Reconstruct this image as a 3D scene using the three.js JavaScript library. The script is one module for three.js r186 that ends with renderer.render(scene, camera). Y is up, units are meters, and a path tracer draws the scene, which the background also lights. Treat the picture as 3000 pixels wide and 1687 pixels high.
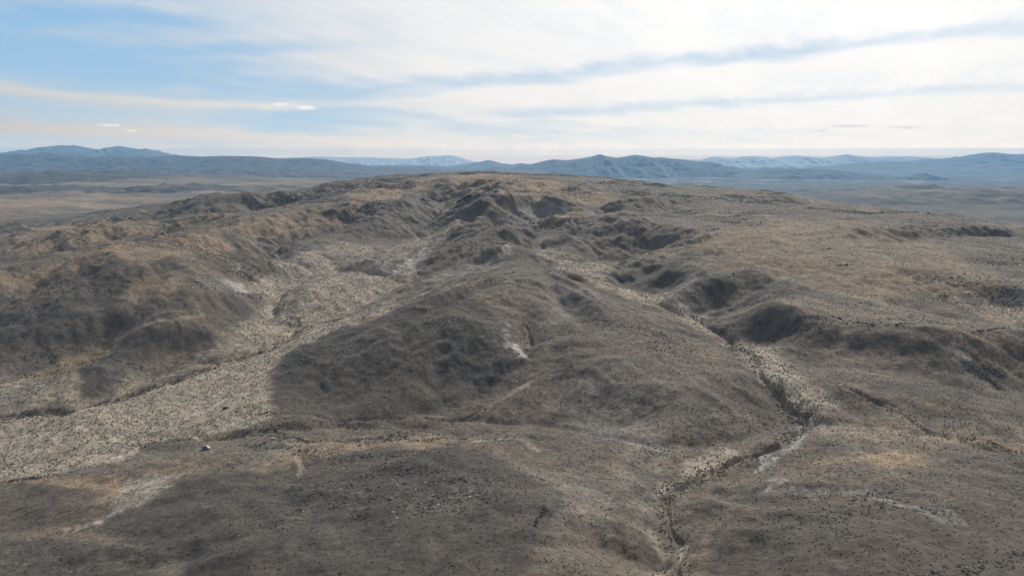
import * as THREE from 'three';
import { RoundedBoxGeometry } from 'three/addons/geometries/RoundedBoxGeometry.js';
import { mergeGeometries, mergeVertices } from 'three/addons/utils/BufferGeometryUtils.js';

// ---------------------------------------------------------------- camera, sky, sun, exposure
const scene = new THREE.Scene();
const CAMERA_HEIGHT = 205;                       // metres above the wash where the cars stand
const camera = new THREE.PerspectiveCamera(44.45, 1024 / 575, 1, 250000);
camera.position.set(0, CAMERA_HEIGHT, 0);
camera.rotation.set(-10.65 * Math.PI / 180, 0, 0);
const renderer = new THREE.WebGLRenderer({ antialias: true });
renderer.toneMapping = THREE.LinearToneMapping;
renderer.toneMappingExposure = 1.0;
renderer.shadowMap.enabled = true;

const SUN_AZ = 24 * Math.PI / 180, SUN_EL = 33 * Math.PI / 180;   // ahead and to the right, behind thin cirrus
const sunDir = new THREE.Vector3(Math.sin(SUN_AZ) * Math.cos(SUN_EL), Math.sin(SUN_EL), -Math.cos(SUN_AZ) * Math.cos(SUN_EL));
const sun = new THREE.DirectionalLight(new THREE.Color().setRGB(1, 0.93, 0.80), 5.0);
sun.position.copy(sunDir).multiplyScalar(4000).add(new THREE.Vector3(0, 0, -1000));
sun.target.position.set(0, 0, -1000);
sun.castShadow = true;
sun.shadow.radius = 2;
sun.shadow.mapSize.set(4096, 4096);
Object.assign(sun.shadow.camera, { left: -1800, right: 1800, top: 1800, bottom: -1800, near: 10, far: 9000 });
scene.add(sun, sun.target);
const HAZE = 4.4e-5, HAZE_TOP = 262, HAZE_REACH = 27300, AIRLIGHT = [0.20, 0.42, 0.60];   // haze per metre, how far it lies above the camera and around it, and what it sends back
scene.fog = new THREE.FogExp2(new THREE.Color().setRGB(0.28, 0.60, 1.0), HAZE);

// ---------------------------------------------------------------- small maths
function rng(seed) { let a = seed >>> 0; return () => { a = (a + 0x6D2B79F5) | 0; let t = Math.imul(a ^ (a >>> 15), 1 | a); t = (t + Math.imul(t ^ (t >>> 7), 61 | t)) ^ t; return ((t ^ (t >>> 14)) >>> 0) / 4294967296; }; }
const PERM = new Uint8Array(512), GRX = new Float32Array(256), GRY = new Float32Array(256);
{ const r = rng(77), p = [...Array(256).keys()]; for (let i = 255; i > 0; i--) { const j = Math.floor(r() * (i + 1)); [p[i], p[j]] = [p[j], p[i]]; }
  for (let i = 0; i < 512; i++) PERM[i] = p[i & 255];
  for (let i = 0; i < 256; i++) { const a = r() * Math.PI * 2; GRX[i] = Math.cos(a); GRY[i] = Math.sin(a); } }
function noise(x, y) {                                            // gradient noise, about -1 .. 1
  const xf = Math.floor(x), yf = Math.floor(y), X = xf & 255, Y = yf & 255; x -= xf; y -= yf;
  const u = x * x * x * (x * (x * 6 - 15) + 10), v = y * y * y * (y * (y * 6 - 15) + 10);
  const a = PERM[X] + Y, b = PERM[X + 1] + Y, g0 = PERM[a], g1 = PERM[b], g2 = PERM[a + 1], g3 = PERM[b + 1];
  const n0 = GRX[g0] * x + GRY[g0] * y, n1 = GRX[g1] * (x - 1) + GRY[g1] * y, n2 = GRX[g2] * x + GRY[g2] * (y - 1), n3 = GRX[g3] * (x - 1) + GRY[g3] * (y - 1);
  return 1.45 * (n0 + u * (n1 - n0) + v * (n2 - n0 + u * (n0 - n1 - n2 + n3)));
}
function fbm(x, y, oct, gain = 0.5) { let s = 0, a = 1, t = 0; for (let i = 0; i < oct; i++) { s += a * noise(x, y); t += a; a *= gain; const nx = x * 1.62 - y * 1.2 + 17.3, ny = x * 1.2 + y * 1.62 + 5.1; x = nx; y = ny; } return s / t; }
function ridged(x, y, oct) { let s = 0, a = 1, t = 0; for (let i = 0; i < oct; i++) { s += a * (1 - 2 * Math.abs(noise(x, y))); t += a; a *= 0.5; const nx = x * 1.62 - y * 1.2 + 3.7, ny = x * 1.2 + y * 1.62 + 9.4; x = nx; y = ny; } return s / t; }
const clamp = (x, a = 0, b = 1) => x < a ? a : x > b ? b : x;
const smooth = (a, b, x) => { const t = clamp((x - a) / (b - a)); return t * t * (3 - 2 * t); };
const lerp = (a, b, t) => a + (b - a) * t;
const polyline = (pts, x) => { for (let i = 2; i < pts.length; i += 2) if (x <= pts[i]) { const t = clamp((x - pts[i - 2]) / (pts[i] - pts[i - 2])); return lerp(pts[i - 1], pts[i + 1], t); } return pts[pts.length - 1]; };

// ---------------------------------------------------------------- sky: blue air under sheets and bands of cirrus
// bands and openings in the cirrus: [azimuth, elevation, ...] in degrees, half height at both ends, strength at both ends
const OPENINGS = [
  [[-14, 4.6, -11.5, 4.9, 3.6, 6.2, 16, 7.4, 28.5, 8.9, 36, 9.7, 60, 12.5], 0.8, 0.55, 0.60, 0.24],
  [[0, 3.2, 3.6, 3.4, 19, 4.3, 34.5, 5.3, 60, 6.8], 0.46, 0.36, 0.48, 0.2],
  [[-48, 9.2, -38, 8.2, -26, 6.4, -15, 5.0, -9, 4.4], 2.4, 1.1, 0.42, 0.5],
  [[-34, 10.4, -27, 10.3, -21, 9.9], 1.0, 0.7, 0.55, 0.3],
  [[-27, 8.0, -19, 8.1, -10, 8.6], 0.7, 0.3, 0.5, 0.1],
  [[-20, 2.4, -12, 3.2, 0, 2.0, 12, 1.5, 24, 1.8], 1.3, 0.6, 0.6, 0.1],
];
const SHEETS = [
  [[-60, 6.8, -36, 5.3, -31, 4.5, -24, 3.9, -19, 3.8, -15, 3.9], 0.75, 0.22, 0.6, 0.4],
  [[-60, 3.4, -36, 2.4, -28, 1.9, -18, 1.4, -10, 1.0], 0.75, 0.3, 0.75, 0.5],
  [[-12, 4.0, 0, 4.9, 12, 6.0, 26, 7.5, 40, 8.8], 0.25, 0.6, 0.25, 0.2],
];
const PUFFS = [[25.0, 2.35, 1.5, 0.22], [28.6, 2.25, 1.3, 0.18], [23.3, 2.0, 0.5, 0.07], [20.9, 2.2, 0.25, 0.05], [-15.9, 3.7, 0.9, 0.18], [-17.8, 3.95, 0.7, 0.13], [-29.1, 2.35, 0.9, 0.1], [-27.9, 1.9, 0.5, 0.06], [-25.9, 1.75, 0.4, 0.04], [31.6, 8.7, 1.9, 0.22]];
function bandAt(list, az, el, wob) {
  let m = 0;
  for (const [p, h0, h1, s0, s1] of list) {
    const a0 = p[0], a1 = p[p.length - 2]; if (az < a0 - 6 || az > a1 + 6) continue;
    const t = clamp((az - a0) / (a1 - a0)), e = polyline(p, az), h = lerp(h0, h1, t), end = smooth(a0 - 6, a0 + 3, az) * (1 - smooth(a1 - 4, a1 + 6, az));
    const d = (el + wob * h * 0.9 - e) / h; m = Math.max(m, lerp(s0, s1, t) * end * Math.exp(-d * d));
  }
  return m;
}
function skyColor(az, el, out) {                                   // degrees
  const up = Math.max(el, 0), k = 1 - Math.exp(-up / 7);
  let r = lerp(0.52, 0.19, k), g = lerp(0.69, 0.46, k), b = lerp(0.78, 0.78, k);
  const z = smooth(12, 80, el); r = lerp(r, 0.07, z); g = lerp(g, 0.20, z); b = lerp(b, 0.50, z);
  // cirrus lies on a high flat layer: coordinates on that layer give the fibres their perspective
  const ce = Math.max(el, 0.8) * Math.PI / 180, dist = 1 / (Math.tan(ce) + 0.035), ar = az * Math.PI / 180;
  const cx = Math.sin(ar) * dist, cz = Math.cos(ar) * dist, q = 0.42;                 // fibres run obliquely away to the right
  const fx = cx * Math.cos(q) - cz * Math.sin(q), fz = cx * Math.sin(q) + cz * Math.cos(q);
  const warp = fbm(cx * 0.5 + 3, cz * 0.35, 3);
  const fib = fbm(fx * 1.25 + warp * 0.8, fz * 0.34 + warp * 0.5 + 11, 7, 0.52), fine = fbm(fx * 9 + warp, fz * 1.6, 4, 0.6);
  const wob = 0.45 * noise(az * 0.11, el * 0.5) + 0.45 * noise(az * 0.35 + 9, el * 1.3) + 0.3 * fine;
  let cover = 0.44 + 0.54 * smooth(-34, -2, az) + 0.24 * fib + 0.08 * fine;
  const far = smooth(70, 130, Math.abs(az)); cover = lerp(cover, 0.78 + 0.4 * fib + 0.15 * fine, far);
  if (el > 14) cover = lerp(cover, 0.85 + 0.3 * fib, smooth(14, 30, el));
  const blueSide = smooth(-18, -40, az) * smooth(-130, -70, az); cover -= 0.08 * blueSide * smooth(2, 7, el);
  const eb = el / Math.max(0.7, Math.cos(ar)), gap = bandAt(OPENINGS, az, eb, wob * 1.2); cover -= gap;
  cover += bandAt(SHEETS, az, eb, wob * 0.6) * 1.0;
  cover = clamp(cover); cover = lerp(cover, cover * cover * (3 - 2 * cover), 0.5);
  const toSun = Math.sin(el * Math.PI / 180) * sunDir.y + Math.cos(el * Math.PI / 180) * (Math.sin(ar) * sunDir.x - Math.cos(ar) * sunDir.z), glow = Math.pow(0.5 + 0.5 * toSun, 3.2);
  const low = Math.exp(-up / 3.2), bright = 0.36 + 0.75 * glow + 0.04 * fib + 0.02 * fine;
  let cr = bright * lerp(1.0, 0.97, low), cg = bright * lerp(0.995, 0.955, low), cb = bright * lerp(0.985, 0.90, low);
  const thin = 0.90 * cover + 0.08;
  r = lerp(r, cr, thin); g = lerp(g, cg, thin); b = lerp(b, cb, thin);
  for (const [pa, pe, w, h] of PUFFS) {
    const dx = (az - pa) / w, dy = (eb - pe) / h; if (dx * dx > 4 || dy * dy > 6) continue;
    const m = smooth(0.3, 0.75, Math.exp(-dx * dx - dy * dy * (dy < 0 ? 1.6 : 0.8)) + 0.45 * fbm(az * 1.9, el * 7, 4));
    const under = pa > 20 && pa < 30 ? smooth(0.6, -0.6, dy) * 0.42 : 0;
    r = lerp(r, 0.95 * (1 - under), m * 0.8); g = lerp(g, 0.94 * (1 - under * 0.9), m * 0.8); b = lerp(b, 0.93 * (1 - under * 0.75), m * 0.8);
  }
  // the sky behind the haze: what is seen through it low over the horizon is the sum of both
  const seen = Math.exp(-HAZE * Math.min(HAZE_REACH, HAZE_TOP / Math.sin(Math.max(el, 0.2) * Math.PI / 180)));
  r = clamp((Math.min(r, 1.05) - AIRLIGHT[0] * (1 - seen)) / seen, 0.1, 4); g = clamp((Math.min(g, 1.03) - AIRLIGHT[1] * (1 - seen)) / seen, 0.1, 4); b = clamp((Math.min(b, 1.0) - AIRLIGHT[2] * (1 - seen)) / seen, 0.1, 4);
  const sunGlow = Math.pow(Math.max(toSun, 0), 60) * 1.5; out[0] = r + sunGlow; out[1] = g + sunGlow * 0.97; out[2] = b + sunGlow * 0.9;
}
{
  const SW = 4096, SH = 2048, data = new Float32Array(SW * SH * 4), c = [0, 0, 0];
  for (let j = 0; j < SH; j++) {
    const el = ((j + 0.5) / SH - 0.5) * 180;
    const step = el < -1 ? SW : el > 45 ? 4 : 1;                    // below the horizon one even haze colour
    for (let i = 0; i < SW; i += step) {
      if (el < -1) { c[0] = 2.1; c[1] = 1.5; c[2] = 1.0; } else { let az = (((i + 0.5 * step) / SW) * 360) - 90; if (az > 180) az -= 360; skyColor(az, el, c); }
      for (let k = 0; k < step; k++) { const o = (j * SW + i + k) * 4; data[o] = c[0]; data[o + 1] = c[1]; data[o + 2] = c[2]; data[o + 3] = 1; }
    }
  }
  const t = new THREE.DataTexture(data, SW, SH, THREE.RGBAFormat, THREE.FloatType);
  t.mapping = THREE.EquirectangularReflectionMapping; t.magFilter = t.minFilter = THREE.LinearFilter; t.needsUpdate = true;
  scene.background = t; scene.environment = t;
}

// ---------------------------------------------------------------- map data, in metres: x east, z south (the view looks north, -z), then height
const SURVEY = [
 -449,-499,-8.0,-342,-440,-7.0,-318,-474,-5.0,-286,-507,-3.0,-230,-539,0.0,-214,-463,2.0,-381,-494,-6.0,-354,-534,-2.5,
 -302,-566,0.0,-274,-602,3.0,-202,-551,2.5,-209,-637,8.0,-196,-714,14.0,-166,-835,22.0,-151,-902,27.0,-203,-1035,38.0,
 -240,-976,33.0,-267,-902,28.0,-317,-865,22.0,-294,-1206,52.0,-333,-1136,47.0,-159,-1311,58.0,-89,-1312,77.0,-450,-592,0.0,
 -405,-644,6.0,-337,-671,8.0,-293,-735,14.0,-293,-314,2.0,-247,-308,6.0,-189,-296,14.0,-117,-274,28.0,-56,-262,36.0,
 0,-258,38.0,44,-277,26.0,68,-296,14.0,90,-280,24.0,138,-258,38.0,199,-249,44.0,233,-249,44.0,81,-353,15.0,
 84,-376,15.5,135,-416,17.0,196,-462,19.0,214,-482,20.0,212,-523,24.0,223,-638,31.0,216,-725,37.0,191,-771,40.0,
 193,-853,44.0,184,-936,47.0,-11,-438,18.0,7,-444,18.0,12,-371,26.0,10,-304,33.0,-80,-384,20.0,-65,-311,29.0,
 -136,-373,15.0,-181,-438,6.0,-230,-382,4.0,-255,-358,2.0,-305,-389,0.0,-178,-321,14.0,-136,-439,8.0,-123,-481,5.0,
 -79,-513,5.5,-166,-500,2.5,-26,-517,8.0,38,-496,12.0,73,-475,15.0,99,-425,16.5,50,-384,20.0,61,-328,19.0,
 -177,-200,0.0,-63,-160,36.0,0,-130,38.0,63,-160,40.0,177,-200,44.0,0,0,30.0,0,400,10.0,442,300,0.0,
 -442,300,30.0,-22,-824,61.0,2,-840,62.0,26,-853,61.0,61,-822,56.0,93,-751,50.0,115,-660,42.0,116,-576,36.0,
 130,-511,28.0,149,-488,23.0,181,-550,29.0,80,-523,24.0,0,-716,50.0,0,-600,29.0,0,-569,20.0,-64,-639,34.0,
 -72,-730,47.0,-59,-585,18.0,-125,-623,22.0,-114,-563,10.0,-161,-578,5.0,-192,-635,12.0,-171,-684,22.0,-107,-721,38.0,
 -96,-780,44.0,-144,-724,26.0,-49,-833,54.0,15,-655,38.0,-20,-654,43.5,46,-658,42.5,59,-582,34.0,-88,-894,43.0,
 -48,-990,55.0,-10,-1028,67.0,-11,-1105,80.0,-43,-1111,75.0,33,-1127,61.0,95,-967,49.0,143,-973,48.0,79,-1083,56.0,
 178,-1037,52.0,53,-1095,57.0,-65,-1340,84.0,-47,-1331,90.0,-10,-1376,102.0,0,-1385,106.0,55,-1436,112.0,-13,-1385,112.0,
 97,-1432,115.0,25,-1272,76.0,65,-1339,86.0,-71,-1472,116.0,-43,-1498,118.0,-68,-1403,104.0,-65,-1348,95.0,-118,-1530,100.0,
 -187,-1324,61.0,-167,-1412,70.0,-164,-1488,85.0,-155,-1567,96.0,-142,-1663,114.0,-330,-1384,78.0,-287,-1567,108.0,-270,-1791,130.0,
 -232,-1366,77.0,-224,-1452,90.0,-198,-1517,98.0,-355,-2098,143.0,-363,-1794,135.0,-382,-1726,127.0,-409,-1701,120.0,-302,-2063,146.0,
 -201,-2135,151.0,-154,-2136,154.0,-65,-2095,153.0,5,-2023,150.0,60,-1993,148.0,143,-2027,148.0,197,-1890,142.0,273,-1859,136.0,
 334,-1770,125.0,429,-1787,120.0,479,-1670,112.0,604,-1742,113.0,643,-1645,100.0,668,-1560,95.0,714,-1472,92.0,768,-1443,90.0,
 803,-1385,88.0,815,-1319,84.0,812,-1236,82.0,825,-1186,76.0,818,-1121,70.0,843,-1047,62.0,869,-959,55.0,-383,-2600,118.0,
 -64,-2600,124.0,246,-2500,108.0,-529,-2150,92.0,452,-2300,90.0,757,-2200,60.0,983,-2000,42.0,1118,-1750,36.0,1259,-1600,25.0,
 -324,-3300,50.0,315,-3200,40.0,998,-2900,0.0,1534,-2600,-18.0,2124,-2400,-20.0,-124,-1726,136.0,0,-1632,132.0,77,-1597,126.0,
 188,-1567,120.0,239,-1414,108.0,310,-1428,107.0,406,-1403,102.0,167,-1381,97.0,186,-1284,86.0,124,-1281,80.0,234,-1208,86.0,
 156,-1014,50.0,208,-1083,57.0,250,-1090,71.0,121,-1372,97.0,76,-1297,86.0,38,-1238,71.0,13,-1091,57.0,33,-1222,68.0,
 51,-1284,76.0,110,-1460,109.0,84,-1154,70.0,139,-1140,66.0,335,-1151,86.0,271,-1114,79.0,199,-1021,62.0,153,-942,52.0,
 421,-1158,92.0,438,-1000,88.0,511,-954,84.0,336,-986,80.0,274,-935,68.0,220,-896,56.0,220,-810,50.0,242,-790,46.0,
 291,-848,64.0,303,-768,58.0,256,-688,49.0,271,-639,47.0,304,-643,49.5,313,-625,48.0,342,-605,47.0,381,-598,47.5,
 424,-596,48.5,481,-602,50.0,380,-697,54.0,417,-673,52.5,480,-693,55.0,489,-656,53.0,471,-800,72.0,575,-838,74.0,
 624,-986,80.0,591,-727,66.0,509,-583,55.0,290,-577,40.0,327,-567,40.0,367,-562,40.5,410,-564,41.0,351,-535,33.5,
 375,-531,32.0,395,-520,30.5,283,-509,33.0,313,-494,34.0,249,-519,31.0,256,-566,33.0,235,-586,33.0,287,-469,30.0,
 274,-445,26.5,302,-426,24.5,318,-411,23.0,235,-415,28.0,277,-383,31.0,242,-331,36.0,198,-347,34.0,129,-353,25.0,
 109,-319,24.0,197,-402,27.0,174,-423,22.0,169,-323,35.0,423,-475,28.0,322,-355,34.0,-615,-836,66.0,-557,-927,76.0,
 -545,-1017,80.0,-505,-1106,82.0,-457,-1119,74.0,-393,-1058,50.0,-340,-960,31.0,-559,-810,50.0,-570,-767,39.0,-513,-684,22.0,
 -465,-719,31.0,-456,-767,39.0,-419,-699,18.0,-417,-805,51.0,-370,-746,36.0,-360,-810,46.0,-402,-872,60.0,-348,-883,36.0,
 -317,-799,24.0,-451,-836,66.0,-471,-632,8.0,-387,-704,22.0,-323,-719,18.0,-370,-628,9.0,-660,-767,66.0,-633,-727,29.0,
 -567,-644,6.0,-686,-930,48.0,-647,-1070,50.0,-621,-1170,52.0,-573,-1240,56.0,-823,-930,45.0,-743,-1232,62.0,-721,-1245,52.0,
 -723,-1296,66.0,-665,-1214,54.0,-691,-1398,72.0,-621,-1333,62.0,-575,-1348,80.0,-499,-1272,84.0,-445,-1240,72.0,-355,-1016,36.0,
 -399,-1129,48.0,-379,-1206,58.0,-370,-1296,66.0,-400,-1377,84.0,-884,-1208,40.0,-877,-1285,42.0,-1060,-1453,35.0,-907,-1382,50.0,
 -672,-1621,100.0,-642,-1804,108.0,-574,-1782,110.0,-482,-1699,112.0,-570,-1596,84.0,-631,-1594,88.0,-474,-1512,94.0,-398,-1501,102.0,
 -714,-1572,82.0,-768,-1590,73.0,-877,-1605,64.0,-1006,-1948,62.0,-1181,-1878,40.0,-1355,-1866,32.0,-1121,-1650,36.0,-902,-1550,50.0,
 -867,-2050,58.0,-837,-2300,52.0,-678,-2300,58.0,-1110,-2150,40.0,-2002,-2769,15.0,-1577,-2726,18.0,-1549,-3219,15.0,-1499,-3900,12.0,
 -1339,-4652,8.0,-2839,-3941,10.0,-2485,-4316,12.0,-2105,-4879,10.0,-2403,-2769,15.0,-1565,-1794,30.0,-5752,-6500,5.0,-4793,-6500,8.0,
 -3717,-6300,5.0,-2557,-6500,-10.0,-1598,-6500,-30.0,-3687,-5000,4.0,-2704,-5000,4.0,-4425,-5000,4.0,-7522,-8500,-60.0,-5015,-8500,-60.0,
 -2507,-8500,-90.0,1834,-4200,-75.0,2271,-4200,-75.0,2684,-4200,-70.0,3097,-4200,-70.0,3614,-4200,-70.0,1217,-4500,-30.0,1549,-4500,-45.0,
 2753,-5600,-160.0,3854,-5600,-130.0,4956,-5600,-130.0,1475,-3000,-45.0,1917,-3000,-42.0,1652,-5600,-120.0,1150,-3600,-40.0,442,-4500,-10.0,
 -472,-4800,0.0,-983,-4000,10.0,0,-6500,-120.0,1844,-7500,-280.0,4056,-7500,-290.0,6268,-7500,-290.0,1652,-4200,-60.0,846,-4300,-10.0,
 1812,-2583,-22.0
];
const LAND_PATCHES = [
 ['tan', 0.95, 0, [-466,-529,-388,-534,-374,-543,-362,-551,-350,-559,-337,-568,-325,-579,-313,-592,-300,-606,-292,-629,-283,-653,-266,-670,-248,-686,-240,-750,-230,-797,-201,-809,-170,-839,-144,-886,-149,-789,-166,-758,-180,-722,-192,-691,-206,-672,-219,-655,-220,-642,-214,-614,-212,-578,-199,-550,-189,-528,-192,-507,-203,-495,-215,-488,-235,-486,-256,-484,-270,-476,-272,-449,-289,-443,-299,-436,-308,-430,-321,-429,-388,-434,-425,-479]],
 ['tan', 0.6, 0, [-522,-599,-454,-625,-434,-623,-413,-619,-393,-618,-374,-617,-356,-619,-340,-625,-333,-663,-314,-697,-311,-725,-302,-757,-283,-740,-272,-697,-292,-677,-302,-652,-310,-627,-323,-607,-337,-591,-351,-577,-363,-567,-375,-558,-387,-550,-398,-542,-474,-539]],
 ['tan', 0.9, 0, [-287,-723,-302,-757,-308,-795,-317,-865,-337,-905,-351,-939,-359,-1032,-354,-1080,-344,-1137,-310,-1176,-297,-1220,-270,-1233,-233,-1167,-212,-1100,-207,-1146,-180,-1279,-137,-1346,-88,-1300,-102,-1239,-128,-1093,-133,-1003,-139,-943,-154,-921,-174,-881,-206,-832,-228,-803,-242,-784,-241,-744,-253,-703,-269,-697]],
 ['tan', 0.8, 0, [-191,-768,-161,-813,-123,-831,-89,-856,-92,-845,-125,-789,-157,-753,-180,-722]],
 ['tan', 0.9, 0, [19,-1081,41,-1110,62,-1114,66,-1083,82,-1054,111,-1045,139,-1053,148,-1008,148,-989,121,-915,103,-878,84,-856,72,-873,64,-960,40,-1003]],
 ['tan', 0.9, 0, [72,-814,100,-851,134,-885,153,-877,170,-839,183,-808,169,-762,152,-745,138,-748,128,-772,118,-807,95,-811]],
 ['tan', 1, 0, [186,-751,208,-750,204,-716,198,-688,204,-670,209,-658,223,-650,235,-636,236,-611,234,-582,234,-559,231,-537,232,-516,241,-490,235,-488,222,-492,211,-497,209,-510,212,-522,202,-533,200,-542,200,-572,207,-597,216,-635,209,-646,194,-672,187,-698,175,-705]],
 ['tan', 0.9, 0, [177,-758,192,-760,207,-747,176,-708,173,-732]],
 ['tan', 1, 0, [151,-427,136,-432,123,-425,115,-421,108,-411,104,-400,100,-390,90,-384,80,-370,81,-367,91,-377,102,-386,115,-393,130,-408,141,-420]],
 ['tan', 0.7, 0, [72,-328,69,-308,57,-242,59,-242,74,-312,75,-327]],
 ['tan', 0.8, 0, [474,-693,492,-694,562,-659,530,-620,473,-657,471,-676]],
 ['tan', 0.35, 0, [214,-494,229,-485,243,-476,255,-468,267,-461,279,-456,295,-451,311,-447,331,-453,405,-461,366,-413,310,-420,296,-422,284,-425,265,-418,247,-412,231,-408,221,-415,210,-423,200,-432]],
 ['grass_and_lit', 0.7, 0, [203,-393,220,-396,247,-407,263,-408,237,-382,218,-369,201,-366]],
 ['tan', 1, 0, [-229,-555,-208,-559,-192,-533,-191,-513,-209,-511,-225,-531]],
 ['grass_and_lit', 0.5, 0, [-159,-477,-140,-475,-122,-473,-106,-476,-90,-479,-74,-483,-58,-474,-43,-464,-28,-453,-43,-422,-58,-411,-73,-401,-87,-396,-101,-391,-116,-389,-131,-387,-146,-386,-160,-384,-160,-417,-160,-445]],
 ['grass_and_lit', 0.6, 0, [-387,-433,-316,-427,-300,-428,-286,-427,-272,-425,-258,-424,-241,-402,-231,-373,-240,-369,-250,-365,-268,-379,-265,-400,-283,-407,-302,-414,-382,-427]],
 ['ash', 0.36, 0, [-242,-404,-245,-418,-235,-420,-224,-418,-213,-412,-202,-417,-204,-408,-209,-395,-209,-383,-213,-375,-220,-372,-223,-369,-233,-388]],
 ['ash', 0.5, 0, [-210,-354,-206,-356,-204,-348,-211,-348]],
 ['ash', 0.9, 0, [-232,-358,-227,-359,-226,-355,-230,-355]],
 ['ash', 1, 0, [-217,-311,-211,-312,-206,-310,-209,-305]],
 ['ash', 1, 0, [-296,-323,-247,-316,-249,-315,-293,-320]],
 ['ash', 1, 0, [-31,-639,-16,-648,-13,-631,-20,-624]],
 ['ash', 1, 0, [-11,-673,-3,-672,-3,-646,-2,-629,12,-611,7,-604,-7,-618,-11,-639,-11,-658]],
 ['ash', 0.9, 0, [-164,-969,-167,-1008,-158,-1054,-151,-1090,-137,-1116,-142,-1059,-148,-1014,-156,-979]],
 ['ash', 0.8, 0, [-23,-1017,-11,-1022,6,-984,-3,-977,-16,-989]],
 ['grey', 0.6, 0, [-131,-888,-100,-969,-58,-987,-10,-972,-26,-900,-69,-870,-110,-857]],
 ['ash', 0.8, 0, [-372,-895,-362,-900,-330,-889,-339,-878,-360,-869]],
 ['ash', 0.6, 0, [-389,-936,-384,-940,-374,-941,-374,-927]],
 ['ash', 0.5, 0, [-396,-984,-392,-1000,-376,-970,-379,-960]],
 ['ash', 0.7, 0, [158,-414,166,-413,186,-431,196,-438,190,-430,181,-418,167,-404,154,-395,147,-388,145,-389]],
 ['ash', 0.8, 0, [139,-368,151,-362,143,-350,134,-347]],
 ['ash', 0.7, 0, [189,-319,197,-314,204,-310,206,-301,204,-292,195,-294,190,-307]],
 ['ash', 1, 0, [81,-317,85,-317,86,-312,80,-306,80,-303,78,-303,80,-311]],
 ['ash', 0.7, 0, [366,-559,373,-559,369,-549,364,-540,359,-543,360,-553]],
 ['ash', 0.8, 0, [212,-479,213,-476,201,-457,193,-449]],
 ['grey', 0.7, 0, [-22,-1351,0,-1386,41,-1416,81,-1403,93,-1374,63,-1307,37,-1271,0,-1300]],
 ['grey', 0.6, 0, [101,-1402,113,-1415,124,-1389,115,-1364,98,-1350]],
 ['grey', 0.5, 0, [-715,-1297,-699,-1290,-679,-1268,-665,-1214]],
 ['grey', 0.6, 0, [41,-690,49,-701,62,-692,45,-667,32,-681]],
 ['dark', 0.85, 0, [-371,-569,-389,-608,-400,-646,-400,-675,-384,-690,-362,-702,-335,-716,-316,-727,-314,-714,-330,-703,-348,-684,-356,-661,-358,-629,-352,-605,-352,-584,-364,-574]],
 ['dark', 0.9, 0, [-351,-832,-347,-856,-333,-861,-310,-850,-302,-799,-304,-773,-312,-768,-327,-786]],
 ['dark', 0.75, 0, [-217,-615,-217,-653,-197,-678,-180,-722,-157,-742,-130,-749,-94,-761,-63,-749,-25,-715,0,-670,-6,-606,9,-592,-17,-573,-33,-563,-48,-552,-65,-542,-81,-532,-99,-530,-117,-528,-134,-527,-150,-526,-166,-525,-190,-533,-209,-575]],
 ['dark', 0.95, 0, [-224,-356,-218,-364,-211,-373,-203,-399,-195,-407,-185,-416,-168,-415,-151,-415,-139,-424,-127,-433,-114,-442,-93,-453,-78,-446,-63,-438,-49,-430,-35,-422,-21,-416,0,-381,19,-363,26,-331,15,-289,7,-272,0,-232,-7,-231,-15,-231,-22,-231,-30,-232,-38,-232,-45,-233,-53,-235,-61,-236,-69,-238,-78,-240,-86,-242,-95,-244,-104,-246,-113,-249,-122,-252,-150,-291,-166,-303,-184,-315,-203,-334]],
 ['dark', 0.7, 0, [-383,-428,-309,-417,-292,-416,-270,-407,-249,-398,-229,-373,-238,-367,-247,-361,-259,-359,-270,-355,-326,-360,-353,-392]],
 ['dark', 0.8, 0, [-319,-351,-263,-346,-250,-342,-236,-338,-222,-333,-208,-328,-189,-316,-170,-304,-156,-263,-167,-266,-179,-269,-190,-271,-202,-273,-213,-276,-262,-283]],
 ['dark', 0.7, 0, [266,-503,285,-520,304,-518,328,-525,349,-525,356,-511,353,-494,336,-477,316,-472,301,-479,287,-487,271,-493]],
 ['dark', 0.6, 0, [246,-379,260,-388,282,-392,351,-395,304,-340,278,-308,235,-312,226,-314,217,-316,208,-319,200,-321,191,-325,182,-328,201,-344,229,-363]],
 ['dark', 0.7, 0, [101,-321,113,-321,124,-323,136,-325,146,-323,157,-322,167,-321,178,-321,187,-318,196,-316,205,-314,215,-313,224,-312,234,-311,278,-308,259,-286,243,-266,208,-224,175,-226,168,-227,161,-228,154,-229,147,-230,139,-231,132,-232,125,-233,118,-235,110,-236,103,-238,96,-239,88,-241,80,-242,72,-243,93,-304]],
 ['dark', 0.6, 0, [-431,-826,-435,-851,-426,-873,-411,-894,-413,-845,-421,-822]],
 ['dark', 0.65, 0, [-625,-730,-534,-747,-524,-766,-497,-767,-473,-770,-448,-774,-393,-732,-411,-704,-425,-688,-436,-669,-447,-649,-458,-630,-556,-641,-596,-693]],
 ['dark', 0.6, 0, [141,-911,176,-963,212,-958,225,-917,212,-863,184,-825,164,-847,145,-881]],
 ['dark', 0.5, 0, [-97,-723,-79,-761,-54,-789,-31,-789,-45,-753,-71,-717]],
 ['dark', 0.6, 0, [64,-856,83,-851,91,-844,72,-822]],
 ['dark', 0.4, 0, [481,-916,519,-951,511,-887,503,-817,485,-767,471,-786,469,-840]],
 ['dark', 0.6, 0, [513,-752,524,-742,530,-723,512,-692,497,-701,492,-726]],
 ['dark', 0.6, 0, [189,-764,220,-830,251,-837,251,-810,229,-766,215,-752]],
 ['dark', 0.5, 0, [253,-718,262,-685,278,-660,278,-635,263,-619,244,-634,221,-655,217,-684]],
 ['dark', 0.5, 0, [-34,-441,-46,-430,-58,-419,-71,-396,-84,-382,-84,-368,-67,-369,-50,-388,-34,-411]],
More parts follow.
